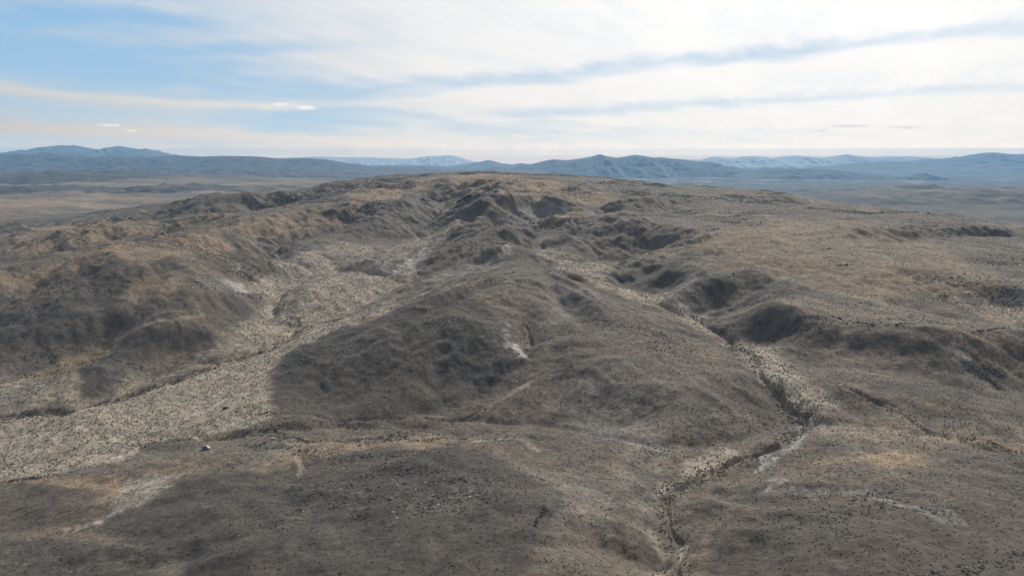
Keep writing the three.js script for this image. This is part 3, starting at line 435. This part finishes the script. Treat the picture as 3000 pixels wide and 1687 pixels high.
function ground(x, z) {
  let h = baseHeight(x, z);
  const r = Math.hypot(x, z), e = fine.edge(x, z), w = smooth(0, 120, e);
  if (w > 0) h += w * fine.at(x, z);
  if (w < 1) { const far = smooth(1800, 5000, r); h += (1 - w) * (lerp(3, 10, far) * fbm(x / lerp(120, 700, far), z / lerp(120, 700, far), 5, 0.52) + (r < 14000 ? 3.5 * ridged(x / 170, z / 170, 3) + (11 + 12 * smooth(300, 1500, x) + 12 * smooth(-400, -1000, x) * (1 - smooth(3600, 5200, r))) * smooth(1900, 2700, r) * ridged(x / 560 + 2, z / 560, 5) : 0)); }
  if (r < 1700) {
    h += (0.55 * fbm(x / 10, z / 10, 4, 0.6) + 0.5 * noise(x / 22 + 3, z / 22)) * (Math.hypot(x - VAN_AT[0], z - VAN_AT[1]) < 9 || Math.hypot(x - CAR_AT[0], z - CAR_AT[1]) < 9 ? 0.25 : 1);
    lineWarp(x, z, tmp2);
    for (const [, st, wd, q, [a, b, c, d]] of GULLIES) { const reach = wd * 2.4 + 8; if (x < a - reach || x > c + reach || z < b - reach || z > d + reach) continue; const dist = toLine(q, tmp2[0], tmp2[1]), hw = wd * (0.75 + 0.35 * noise(x / 30, z / 30 + 50)); h -= 0.85 * wd * st * smooth(0, 0.12, along) * smooth(1, 0.92, along) * (0.7 + 0.5 * noise(x / 19 + 7, z / 19)) * (1 - smooth(0.3 * hw, 0.95 * hw, dist)); }
  }
  return h;
}

// ---------------------------------------------------------------- what the ground is made of (base colours, linear)
const KIND = { tan: [0.240, 0.203, 0.163], grass_and_lit: [0.208, 0.149, 0.094], ash: [0.29, 0.28, 0.27], grey: [0.165, 0.155, 0.145], dark: [0.031, 0.0265, 0.0245], base: [0.083, 0.067, 0.053], cut: [0.15, 0.125, 0.10], pink: [0.155, 0.115, 0.092] };
function groundColor(x, z, out) {                                  // out: r, g, b, share of wash soil, share of dark gravel
  const r = Math.hypot(x, z), m1 = mottle(x, z), m2 = fbm(x / 26 + 31, z / 26, 5, 0.68), m3 = fbm(x / 300 - 8, z / 300 + 2, 3);
  let R = KIND.base[0], G = KIND.base[1], B = KIND.base[2];
  const put = (k, s) => { const c = KIND[k]; R += (c[0] - R) * s; G += (c[1] - G) * s; B += (c[2] - B) * s; };
  put('grass_and_lit', 0.50 * smooth(0.05, 0.5, m1 * 0.8 + m2 * 0.45 + m3 * 0.5));
  put('dark', 0.50 * smooth(0.04, 0.5, -m1 * 0.8 + m2 * 0.4 - m3 * 0.25));
  put('grey', 0.35 * smooth(0.1, 0.5, fbm(x / 140 + 70, z / 140, 4)));
  put('pink', 0.35 * smooth(0.12, 0.5, fbm(x / 60 - 50, z / 60 + 12, 4)));
  let wash = 0, gravel = 0, brush = 0;
  if (r < 2400) {
    const wa = 3 + 0.010 * r, wx = x + wa * fbm(x / 40 + 7, z / 40, 3) + 0.4 * wa * noise(x / 9, z / 9), wz = z + wa * fbm(x / 40 - 30, z / 40 + 14, 3) + 0.4 * wa * noise(x / 9 + 60, z / 9), soft = 1.2 + 0.0045 * r;
    lineWarp(x, z, tmp2); const lx = tmp2[0], lz = tmp2[1];
    for (const [kind, st, wd, q, [a, b, c, d]] of LAND_PATCHES) {
      const reach = 3 * soft + wa + wd * 2; if (x < a - reach || x > c + reach || z < b - reach || z > d + reach) continue;
      let m;
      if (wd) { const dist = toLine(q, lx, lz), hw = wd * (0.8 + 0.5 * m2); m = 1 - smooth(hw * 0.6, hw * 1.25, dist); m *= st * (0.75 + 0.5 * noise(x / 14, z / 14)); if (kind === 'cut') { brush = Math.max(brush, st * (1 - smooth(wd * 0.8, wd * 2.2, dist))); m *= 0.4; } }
      else {
        const sd = signedInside(q, wx, wz), sharp = kind === 'tan' ? 1.1 : kind === 'ash' ? 0.3 : 1;
        m = smooth(-1, 1, sd / (soft * sharp) * 0.6 + 0.8 * m2);
        if (kind === 'dark' || kind === 'grass_and_lit' || kind === 'grey') m *= clamp(0.88 + 0.7 * m2 + 0.35 * m1, 0, 1.1);
        if (kind === 'ash') m *= smooth(-0.5, 0.1, m2 + 0.5 * fbm(x / 6, z / 6, 2));
        m *= st;
      }
      m = clamp(m); if (m <= 0) continue;
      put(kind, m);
      if (kind === 'tan' && !wd) { wash += (1 - wash) * m; gravel *= 1 - m; } else if (kind === 'dark') { gravel += (1 - gravel) * m; wash *= 1 - m; } else { wash *= 1 - 0.7 * m; gravel *= 1 - m; }
    }
  } else if (r < 16000) {
    const plain = smooth(400, -1200, x) * smooth(2300, 2700, r) * (1 - smooth(5000, 7000, r));
    put('dark', (0.5 + 0.35 * smooth(0, 1200, x)) * (1 - plain) + (0.5) * smooth(0.0, 0.45, fbm(x / 420, z / 700, 5, 0.55) + 0.12 - 0.2 * plain));
    put('grass_and_lit', 0.75 * plain * smooth(-0.2, 0.35, fbm(x / 700 + 9, z / 260, 4)));
    put('tan', 0.35 * plain * smooth(0.1, 0.5, fbm(x / 500 + 29, z / 160, 4)));
    if (r > 8500) { put('dark', 0.5); put('ash', smooth(0.20, 0.26, fbm(x / 1500 + 3.3, z / 330, 3)) * smooth(0.0, 0.08, Math.atan2(x, -z)) * smooth(9500, 10500, -z) * smooth(13500, 12500, -z)); }
  } else put('dark', 0.6);
  const g = 1 + 0.42 * fbm(x / 5, z / 5, 3, 0.8) + 0.22 * m2;
  out[0] = Math.max(0.02, R * g); out[1] = Math.max(0.02, G * g); out[2] = Math.max(0.02, B * g); out[3] = wash; out[4] = gravel; out[5] = brush;
}

// ---------------------------------------------------------------- naming helpers
const used = new Map();
function numbered(name) { const k = used.get(name) ?? 0; used.set(name, k + 1); return k ? `${name}_${String(k).padStart(3, '0')}` : name; }
function tag(o, label, category, group, kind) { o.userData = { label, category }; if (group) o.userData.group = group; if (kind) o.userData.kind = kind; return o; }
function lit(o) { o.castShadow = true; o.receiveShadow = true; return o; }

// ---------------------------------------------------------------- terrain: one sheet out to the horizon, its facets finer where the hills are near
function grainTexture(size, seed, relief) {                                // stones, tufts and crumbs: tiles without a seam
  const r = rng(seed), v = new Float32Array(size * size);
  for (const [cells, amp] of [[16, 0.05], [40, 0.07], [96, 0.13], [200, 0.22], [420, 0.30]]) {
    const g = new Float32Array(cells * cells); for (let i = 0; i < g.length; i++) g[i] = r() * 2 - 1;
    for (let y = 0; y < size; y++) for (let x = 0; x < size; x++) {
      const fx = x / size * cells, fy = y / size * cells, ix = Math.floor(fx), iy = Math.floor(fy), u = smooth(0, 1, fx - ix), w = smooth(0, 1, fy - iy), x1 = (ix + 1) % cells, y1 = (iy + 1) % cells;
      v[y * size + x] += amp * lerp(lerp(g[iy * cells + ix], g[iy * cells + x1], u), lerp(g[y1 * cells + ix], g[y1 * cells + x1], u), w);
    }
  }
  const d = new Uint8Array(size * size * 4);
  for (let i = 0; i < size * size; i++) { const t = clamp(0.62 * (1 + 1.1 * v[i] + 0.3 * (r() - 0.5)), 0.12, 1), q = 1 + 0.05 * (r() - 0.5), b = 255 * Math.pow(t, 1 / 2.2); d[4 * i] = clamp(b * q, 0, 255); d[4 * i + 1] = b; d[4 * i + 2] = clamp(b / q, 0, 255); d[4 * i + 3] = 255; }
  const t = new THREE.DataTexture(d, size, size); t.wrapS = t.wrapT = THREE.RepeatWrapping; t.magFilter = THREE.LinearFilter; t.minFilter = THREE.LinearMipmapLinearFilter; t.generateMipmaps = true; if (!relief) t.colorSpace = THREE.SRGBColorSpace; t.needsUpdate = true; return t;
}
const soil = new THREE.MeshStandardMaterial({ vertexColors: true, roughness: 1, metalness: 0, map: grainTexture(1024, 5), bumpMap: grainTexture(1024, 9, true), bumpScale: 0.7 });
{
  const radii = []; for (let r = 8; r < 240; r += 14) radii.push(r);
  for (let r = 240; r < 2300; r *= 1.0036) radii.push(r);
  for (let r = 2300; r < 16000; r *= 1.0075) radii.push(r);
  for (let r = 16000; r < 26000; r *= 1.03) radii.push(r);
  const angles = []; const A = 45 * Math.PI / 180;
  for (let k = 0; k <= 1040; k++) angles.push(-A + 2 * A * k / 1040);
  for (let k = 1; k < 64; k++) angles.push(A + (2 * Math.PI - 2 * A) * k / 64);
  const nr = radii.length, na = angles.length, pos = new Float32Array(nr * na * 3), col = new Float32Array(nr * na * 3), uv = new Float32Array(nr * na * 2), c = [0, 0, 0, 0, 0];
  for (let i = 0; i < nr; i++) for (let j = 0; j < na; j++) {
    const r = radii[i], x = Math.sin(angles[j]) * r, z = -Math.cos(angles[j]) * r, k = i * na + j;
    pos[3 * k] = x; pos[3 * k + 1] = ground(x, z); pos[3 * k + 2] = z; uv[2 * k] = (x * 0.83 + z * 0.56) / 620; uv[2 * k + 1] = (z * 0.83 - x * 0.56) / 620;
    groundColor(x, z, c); col[3 * k] = c[0] * 1.55; col[3 * k + 1] = c[1] * 1.55; col[3 * k + 2] = c[2] * 1.55;   // the grain map averages 0.64
  }
  const idx = new Uint32Array((nr - 1) * na * 6); let q = 0;
  for (let i = 0; i < nr - 1; i++) for (let j = 0; j < na; j++) { const j2 = (j + 1) % na, a = i * na + j, b = i * na + j2, d = a + na, e = b + na; idx[q++] = a; idx[q++] = b; idx[q++] = d; idx[q++] = b; idx[q++] = e; idx[q++] = d; }
  const g = new THREE.BufferGeometry(); g.setAttribute('position', new THREE.BufferAttribute(pos, 3)); g.setAttribute('color', new THREE.BufferAttribute(col, 3)); g.setAttribute('uv', new THREE.BufferAttribute(uv, 2)); g.setIndex(new THREE.BufferAttribute(idx, 1)); g.computeVertexNormals();
  const t = lit(new THREE.Mesh(g, soil)); t.name = 'terrain'; tag(t, 'brown and grey desert hills with washes, gullies and plains', 'terrain', null, 'structure'); scene.add(t);
}

// ---------------------------------------------------------------- far mountain ranges
const rangeSoil = new THREE.MeshStandardMaterial({ vertexColors: true, roughness: 1 });
RANGES.forEach(([D, foot, width, label, sky], ri) => {
  const a0 = sky[0], a1 = sky[sky.length - 2], na = 420, nw = 72, pos = [], col = [], idx = [];
  const snowy = /snow/.test(label) ? 1 : 0, seed = ri * 37.7;
  for (let i = 0; i <= na; i++) {
    const a = lerp(a0, a1, i / na), x = a * D; let crest = polyline(sky, a), rel = crest - foot;
    const side = smooth(0, 0.03, i / na) * (1 - smooth(0.97, 1, i / na));
    crest += rel * 0.012 * fbm(a * D / (width * 0.06) + seed, seed, 3);
    for (let j = 0; j <= nw; j++) {
      const w = (j / nw) * 2 - 1, t0 = Math.abs(w), z = -(D + w * width + 0.25 * width * noise(x / width * 0.7 + seed, 5));
      const spur = ridged(x / (width * 0.30) + seed, z / (width * 0.75), 3), t = t0 * (1 - 0.42 * spur * smooth(0, 0.35, t0));
      let h = Math.pow(clamp(1 - t), 1.35) * rel * lerp(0.6, 1, side);
      h += rel * (D < 10000 ? 0.42 : 0.2) * ridged(x / (width * (D < 10000 ? 0.3 : 0.13)) + seed, z / (width * (D < 10000 ? 0.3 : 0.16)), 4) * smooth(0, 0.25, t0) * smooth(1, 0.45, t0);
      h -= 60 * smooth(0.75, 1, t0) + 40 * (1 - side);
      pos.push(x, foot + h, z);
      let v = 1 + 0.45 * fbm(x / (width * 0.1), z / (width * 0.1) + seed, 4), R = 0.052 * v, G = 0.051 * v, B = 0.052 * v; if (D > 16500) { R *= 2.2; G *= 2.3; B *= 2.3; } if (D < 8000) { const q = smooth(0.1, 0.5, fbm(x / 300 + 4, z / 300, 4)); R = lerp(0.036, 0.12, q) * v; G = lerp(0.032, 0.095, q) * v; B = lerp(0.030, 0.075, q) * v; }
      if (snowy) { const q = smooth(1.05 - snowy, 1.35 - snowy, h / rel + 0.34 * fbm(x / (width * 0.05), z / (width * 0.05) + seed, 4)) * 0.5; R = lerp(R, 0.78, q); G = lerp(G, 0.80, q); B = lerp(B, 0.83, q); }
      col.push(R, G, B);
    }
  }
  for (let i = 0; i < na; i++) for (let j = 0; j < nw; j++) { const a = i * (nw + 1) + j, b = a + nw + 1; idx.push(a, b, a + 1, b, b + 1, a + 1); }
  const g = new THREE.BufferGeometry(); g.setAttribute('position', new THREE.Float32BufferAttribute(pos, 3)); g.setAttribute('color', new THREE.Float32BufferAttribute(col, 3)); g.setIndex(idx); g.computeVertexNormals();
  const m = lit(new THREE.Mesh(g, rangeSoil)); m.name = numbered(D < 10000 ? 'hills' : 'mountain_range'); tag(m, label, D < 10000 ? 'hills' : 'mountains', null, 'structure'); scene.add(m);
});

// ---------------------------------------------------------------- rock outcrops: heaps of angular blocks set into the ground
function blockGeometry(seed, flat) {
  const r = rng(seed), g = mergeVertices(new THREE.IcosahedronGeometry(1, 1).deleteAttribute('uv').deleteAttribute('normal')), p = g.attributes.position;
  const cuts = Array.from({ length: 7 }, () => { const v = new THREE.Vector3(r() - 0.5, (r() - 0.5) * 0.8, r() - 0.5).normalize(); return [v, 0.55 + 0.35 * r()]; }), v = new THREE.Vector3();
  for (let i = 0; i < p.count; i++) { v.fromBufferAttribute(p, i).multiplyScalar(0.9 + 0.25 * r()); for (const [n, d] of cuts) { const e = v.dot(n) - d; if (e > 0) v.addScaledVector(n, -e); } p.setXYZ(i, v.x, v.y * flat, v.z); }
  const out = g.toNonIndexed(); out.computeVertexNormals(); return out;
}
const blocks = [11, 12, 13, 14, 15].map((s, i) => blockGeometry(s, 0.65 + 0.07 * i));
const rockMat = { black: new THREE.MeshStandardMaterial({ color: new THREE.Color().setRGB(0.022, 0.020, 0.019), roughness: 0.95 }), dark: new THREE.MeshStandardMaterial({ color: new THREE.Color().setRGB(0.050, 0.043, 0.038), roughness: 0.95 }), pale: new THREE.MeshStandardMaterial({ color: new THREE.Color().setRGB(0.42, 0.39, 0.35), roughness: 0.95 }) };
OUTCROPS.forEach(([kind, lo, hi, count, line, label], oi) => {
  const r = rng(900 + oi), g = new THREE.Group(); g.name = numbered('rock_outcrop');
  const cx = (line[0] + line[line.length - 2]) / 2, cz = (line[1] + line[line.length - 1]) / 2, cy = ground(cx, cz); g.position.set(cx, cy, cz);
  const segs = line.length / 2 - 1;
  for (let k = 0; k < count; k++) {
    const t = (k + r() * 0.8) / count * segs, s = Math.min(Math.floor(t), segs - 1), f = t - s, size = lerp(lo, hi, Math.pow(r(), 1.6)) * 0.6;
    const x = lerp(line[2 * s], line[2 * s + 2], f) + (r() - 0.5) * hi * 0.9, z = lerp(line[2 * s + 1], line[2 * s + 3], f) + (r() - 0.5) * hi * 0.9;
    const b = lit(new THREE.Mesh(blocks[Math.floor(r() * blocks.length)], rockMat[kind])); b.name = 'boulder';
    b.scale.set(size * (0.9 + 0.8 * r()), size * (0.7 + 0.5 * r()), size * (0.8 + 0.5 * r())); b.rotation.set((r() - 0.5) * 0.5, r() * 6.3, (r() - 0.5) * 0.5);
    b.position.set(x - cx, ground(x, z) - cy + b.scale.y * 0.12, z - cz); g.add(b);
  }
  tag(g, label, 'rocks', 'rock outcrops on the hills'); scene.add(g);
});

{ // loose stones and broken ledges over the slopes, far too many to count
  const r = rng(777), list = [], c = [0, 0, 0, 0, 0, 0];
  for (let k = 0; k < 1500000 && list.length < 260000; k++) {
    const a = (r() * 2 - 1) * 0.72, d = Math.sqrt(lerp(260 * 260, 2250 * 2250, r())), x = Math.sin(a) * d, z = -Math.cos(a) * d, p = r(), s = r(), t = r();
    const ledge = smooth(0.42, 0.72, ridged(x / 130 + 40, z / 34 + 11, 3)) * smooth(-0.1, 0.35, fbm(x / 210 - 6, z / 150 + 3, 2));
    if (p > 0.09 + 0.8 * ledge) continue;
    groundColor(x, z, c); if (p < c[3] * 0.95) continue;
    list.push([x, z, lerp(0.15, 0.5 + 0.7 * ledge, s * s * s) * (1 + smooth(900, 1800, d)), t]);
  }
  const m = lit(new THREE.InstancedMesh(blocks[1], new THREE.MeshStandardMaterial({ color: 0xffffff, roughness: 1 }), list.length)), mat = new THREE.Matrix4(), q = new THREE.Quaternion(), e = new THREE.Euler(), v = new THREE.Vector3(), sc = new THREE.Vector3(), col = new THREE.Color();
  list.forEach(([x, z, s, t], i) => { q.setFromEuler(e.set(0.5 * t, 40 * t, 0.4 - t)); mat.compose(v.set(x, ground(x, z) + 0.1 * s, z), q, sc.set(s * 1.5, s * 0.7, s)); m.setMatrixAt(i, mat); m.setColorAt(i, t > 0.82 ? col.setRGB(0.17, 0.15, 0.13) : col.setRGB(0.036 + 0.03 * t, 0.032 + 0.027 * t, 0.029 + 0.024 * t)); });
  m.name = 'loose_stones'; tag(m, 'dark loose stones and broken ledges strewn over the slopes', 'stones', null, 'stuff'); scene.add(m); console.log('stones', list.length);
}

// ---------------------------------------------------------------- two parked vehicles
const paint = (r, g, b, rough = 0.35, metal = 0) => new THREE.MeshPhysicalMaterial({ color: new THREE.Color().setRGB(r, g, b), roughness: rough, metalness: metal, clearcoat: 0.6, clearcoatRoughness: 0.15 });
const M = { white: paint(0.15, 0.175, 0.185, 0.5), navy: paint(0.02, 0.032, 0.045, 0.12, 0.4), glass: new THREE.MeshPhysicalMaterial({ color: new THREE.Color().setRGB(0.02, 0.026, 0.03), roughness: 0.06 }), rubber: new THREE.MeshStandardMaterial({ color: new THREE.Color().setRGB(0.02, 0.02, 0.02), roughness: 0.9 }), steel: new THREE.MeshStandardMaterial({ color: new THREE.Color().setRGB(0.45, 0.46, 0.47), roughness: 0.4, metalness: 0.8 }), trim: new THREE.MeshStandardMaterial({ color: new THREE.Color().setRGB(0.03, 0.03, 0.032), roughness: 0.7 }), lamp: new THREE.MeshPhysicalMaterial({ color: new THREE.Color().setRGB(0.8, 0.82, 0.84), roughness: 0.1 }), red: new THREE.MeshPhysicalMaterial({ color: new THREE.Color().setRGB(0.35, 0.02, 0.02), roughness: 0.2 }) };
function part(name, geo, mat, parent) { const m = lit(new THREE.Mesh(geo, mat)); m.name = name; parent.add(m); return m; }
function extruded(outline, width, bevel) { const s = new THREE.Shape(outline.map(([x, y]) => new THREE.Vector2(x, y))); const g = new THREE.ExtrudeGeometry(s, { depth: width - 2 * bevel, bevelEnabled: true, bevelSize: bevel, bevelThickness: bevel, bevelSegments: 3, steps: 1 }); g.translate(0, 0, -(width - 2 * bevel) / 2); return g; }
function wheels(g, xs, radius, track) {
  for (const x of xs) for (const s of [-1, 1]) {
    const w = part('wheel', new THREE.TorusGeometry(radius - 0.09, 0.1, 10, 24), M.rubber, g); w.position.set(x, radius, s * track / 2); w.scale.z = 1.15;
    const rim = part('rim', new THREE.CylinderGeometry(radius - 0.12, radius - 0.12, 0.14, 20).rotateX(Math.PI / 2), M.steel, w); rim.position.z = 0;
  }
}
function place(g, [x, z], yaw) {                                    // stands level with the slope under its wheels
  const e = 1.2, n = new THREE.Vector3(ground(x - e, z) - ground(x + e, z), 2 * e, ground(x, z - e) - ground(x, z + e)).normalize();
  g.quaternion.setFromUnitVectors(new THREE.Vector3(0, 1, 0), n).multiply(new THREE.Quaternion().setFromAxisAngle(new THREE.Vector3(0, 1, 0), yaw)); g.position.set(x, ground(x, z) - 0.02, z); scene.add(g);
}
{ // white high-roofed camper van, nose to the right
  const g = new THREE.Group(); g.name = 'camper_van';
  part('body', extruded([[-2.85, 0.42], [2.75, 0.42], [2.9, 0.62], [2.88, 1.05], [2.62, 1.22], [2.1, 1.42], [1.42, 2.28], [1.1, 2.52], [-2.6, 2.62], [-2.86, 2.45]], 2.06, 0.09), M.white, g);
  const top = part('raised_roof', new RoundedBoxGeometry(3.1, 0.26, 1.7, 3, 0.1), M.white, g); top.position.set(-0.75, 2.72, 0);
  part('roof_vent', new RoundedBoxGeometry(0.5, 0.14, 0.5, 2, 0.04), M.white, top).position.set(0.5, 0.18, 0);
  part('windscreen', new RoundedBoxGeometry(0.05, 1.0, 1.72, 2, 0.02), M.glass, g).position.set(1.80, 1.86, 0); g.children.at(-1).rotation.z = 0.67;
  for (const s of [-1, 1]) { for (const [x, w] of [[1.05, 0.75], [-0.2, 1.1], [-1.75, 0.95]]) part('side_window', new RoundedBoxGeometry(w, 0.58, 0.04, 2, 0.015), M.glass, g).position.set(x, 1.78, s * 1.03);
    part('door_handle', new RoundedBoxGeometry(0.18, 0.04, 0.05, 1, 0.01), M.trim, g).position.set(0.55, 1.25, s * 1.05);
    part('wing_mirror', new RoundedBoxGeometry(0.12, 0.3, 0.2, 2, 0.04), M.trim, g).position.set(1.62, 1.55, s * 1.15);
    part('headlight', new RoundedBoxGeometry(0.1, 0.22, 0.34, 2, 0.04), M.lamp, g).position.set(2.86, 0.92, s * 0.72);
    part('tail_light', new RoundedBoxGeometry(0.06, 0.5, 0.14, 2, 0.02), M.red, g).position.set(-2.87, 1.15, s * 0.9); }
  part('rear_window', new RoundedBoxGeometry(0.04, 0.7, 1.5, 2, 0.015), M.glass, g).position.set(-2.875, 1.85, 0);
  part('front_bumper', new RoundedBoxGeometry(0.3, 0.26, 2.0, 3, 0.08), M.trim, g).position.set(2.86, 0.5, 0);
  part('rear_bumper', new RoundedBoxGeometry(0.2, 0.22, 1.95, 3, 0.06), M.trim, g).position.set(-2.92, 0.52, 0);
  part('side_skirt', new RoundedBoxGeometry(5.3, 0.24, 2.02, 2, 0.05), M.trim, g).position.set(-0.05, 0.46, 0);
  wheels(g, [1.85, -1.75], 0.37, 1.86); tag(g, 'white camper van parked on the bare patch below the wash', 'van'); place(g, VAN_AT, -0.22);
}
{ // dark sport utility car, nose to the right
  const g = new THREE.Group(); g.name = 'parked_car';
  part('body', extruded([[-2.3, 0.42], [2.2, 0.40], [2.32, 0.60], [2.28, 0.88], [1.9, 1.02], [0.98, 1.12], [-2.2, 1.14], [-2.33, 0.95], [-2.35, 0.6]], 1.86, 0.08), M.navy, g);
  const cab = part('cabin', extruded([[-2.2, 1.08], [1.02, 1.08], [0.22, 1.70], [-0.2, 1.76], [-1.75, 1.74], [-2.0, 1.62]], 1.66, 0.09), M.navy, g);
  part('windscreen', new RoundedBoxGeometry(0.04, 0.82, 1.42, 2, 0.015), M.glass, cab).position.set(0.70, 1.42, 0); cab.children.at(-1).rotation.z = 0.91;
  part('rear_window', new RoundedBoxGeometry(0.04, 0.5, 1.34, 2, 0.015), M.glass, cab).position.set(-2.2, 1.42, 0); cab.children.at(-1).rotation.z = -0.34;
  for (const s of [-1, 1]) { for (const [x, w] of [[-0.05, 0.78], [-0.95, 0.8], [-1.65, 0.42]]) part('side_window', new RoundedBoxGeometry(w, 0.4, 0.04, 2, 0.015), M.glass, cab).position.set(x, 1.42, s * 0.83);
    part('roof_rail', new RoundedBoxGeometry(1.7, 0.05, 0.05, 2, 0.02), M.steel, cab).position.set(-0.9, 1.84, s * 0.66);
    part('wing_mirror', new RoundedBoxGeometry(0.16, 0.14, 0.2, 2, 0.04), M.navy, g).position.set(0.62, 1.16, s * 1.0);
    part('headlight', new RoundedBoxGeometry(0.14, 0.16, 0.4, 2, 0.05), M.lamp, g).position.set(2.24, 0.80, s * 0.66);
    part('tail_light', new RoundedBoxGeometry(0.08, 0.3, 0.2, 2, 0.03), M.red, g).position.set(-2.32, 0.95, s * 0.76); }
  part('front_bumper', new RoundedBoxGeometry(0.22, 0.24, 1.8, 3, 0.07), M.trim, g).position.set(2.28, 0.5, 0);
  part('rear_bumper', new RoundedBoxGeometry(0.2, 0.24, 1.8, 3, 0.07), M.trim, g).position.set(-2.33, 0.52, 0);
  wheels(g, [1.42, -1.38], 0.36, 1.66); tag(g, 'dark car parked among the shrubs of the pale wash', 'car'); place(g, CAR_AT, 0.2);
}

// ---------------------------------------------------------------- sagebrush
function bushGeometry(seed, detail) {
  const r = rng(seed), parts = [];
  for (let k = 0; k < (detail ? 7 : 1); k++) {
    const g = mergeVertices(new THREE.IcosahedronGeometry(1, detail).deleteAttribute('uv').deleteAttribute('normal')), p = g.attributes.position, s = detail ? 0.38 + 0.25 * r() : 1, a = r() * 6.3, d = detail ? 0.5 * Math.sqrt(r()) : 0;
    for (let i = 0; i < p.count; i++) { const f = s * (0.72 + 0.5 * r()); p.setXYZ(i, p.getX(i) * f + Math.cos(a) * d, p.getY(i) * f * 0.72 + (detail ? 0.32 + 0.25 * r() * (1 - d) : 0.42), p.getZ(i) * f + Math.sin(a) * d); }
    parts.push(g.toNonIndexed());
  }
  const m = mergeGeometries(parts); m.computeVertexNormals(); return m;
}
{
  const r = rng(4242), list = [], c = [0, 0, 0, 0, 0, 0], halfAngle = 42 * Math.PI / 180, rMin = 235, rMax = 1750, area = halfAngle * (rMax * rMax - rMin * rMin), maxDensity = 0.4;
  const n = Math.round(area * maxDensity);
  for (let k = 0; k < n; k++) {
    const a = (r() * 2 - 1) * halfAngle, d = Math.sqrt(lerp(rMin * rMin, rMax * rMax, r())), pick = r(), s0 = r();
    const x = Math.sin(a) * d, z = -Math.cos(a) * d, clump = 0.5 + 0.8 * fbm(x / 34 + 5, z / 34 + 8, 2) + 0.6 * noise(x / 7, z / 7);
    if (Math.hypot(x - VAN_AT[0], z - VAN_AT[1]) < 6 || Math.hypot(x - CAR_AT[0], z - CAR_AT[1]) < 9) continue;
    if (pick > 0.30 + 0.7 * smooth(0.1, 0.8, clump) ) continue;
    groundColor(x, z, c);
    const density = (0.16 + 0.15 * c[3] + 0.02 * c[4] + 0.45 * c[5]) * clamp(0.4 + 1.1 * clump, 0.15, 1.5) * (1 - 0.55 * smooth(900, 1750, d));
    if (pick * maxDensity > density) continue;
    let size = lerp(lerp(0.17, 0.26, c[3]), lerp(0.48, 0.62, c[3]), s0 * s0) * (1 + 0.6 * c[5]);
    list.push([x, z, size, r(), d, c[3]]);
  }
  const near300 = list.filter(b => { const az = Math.atan2(b[0], -b[1]); return Math.abs(az) < 0.60 && b[4] > 300; }).sort((p, q) => q[2] / q[4] - p[2] / p[4]).slice(0, 300), chosen = new Set(near300);
  const tint = (b, o) => { const t = b[3], w = b[5] ?? 0; return o.setRGB(lerp(0.024, 0.062, t) + 0.014 * w, lerp(0.025, 0.062, t) + 0.016 * w, lerp(0.021, 0.048, t) + 0.012 * w); };
  const fineBush = [21, 22, 23, 24].map(s => bushGeometry(s, 1)), leaf = [0, 0.35, 0.7, 1].map(t => new THREE.MeshStandardMaterial({ color: tint([0, 0, 0, t], new THREE.Color()), roughness: 1 }));
  near300.forEach((b, i) => {
    const m = lit(new THREE.Mesh(fineBush[i % 4], leaf[Math.floor(b[3] * 3.99)])); m.name = numbered('sagebrush'); m.position.set(b[0], ground(b[0], b[1]) - 0.05, b[1]); m.scale.setScalar(b[2]); m.rotation.y = b[3] * 40;
    tag(m, 'small dark rounded sagebrush on the nearest bare ground', 'shrub', 'large sagebrush on the nearest slopes'); scene.add(m);
  });
  const rest = list.filter(b => !chosen.has(b)), inst = lit(new THREE.InstancedMesh(bushGeometry(31, 0), new THREE.MeshStandardMaterial({ color: 0xffffff, roughness: 1 }), rest.length)), mat = new THREE.Matrix4(), q = new THREE.Quaternion(), up = new THREE.Vector3(0, 1, 0), v = new THREE.Vector3(), s = new THREE.Vector3(), col = new THREE.Color();
  rest.forEach((b, i) => { q.setFromAxisAngle(up, b[3] * 40); mat.compose(v.set(b[0], ground(b[0], b[1]) - 0.05, b[1]), q, s.set(b[2], b[2] * (0.8 + 0.4 * b[3]), b[2])); inst.setMatrixAt(i, mat); inst.setColorAt(i, tint(b, col)); });
  inst.name = 'sagebrush_scrub'; tag(inst, 'countless small sagebrush dotting the washes and slopes', 'scrub', null, 'stuff'); scene.add(inst);
  console.log('bushes', list.length);
}

renderer.render(scene, camera);
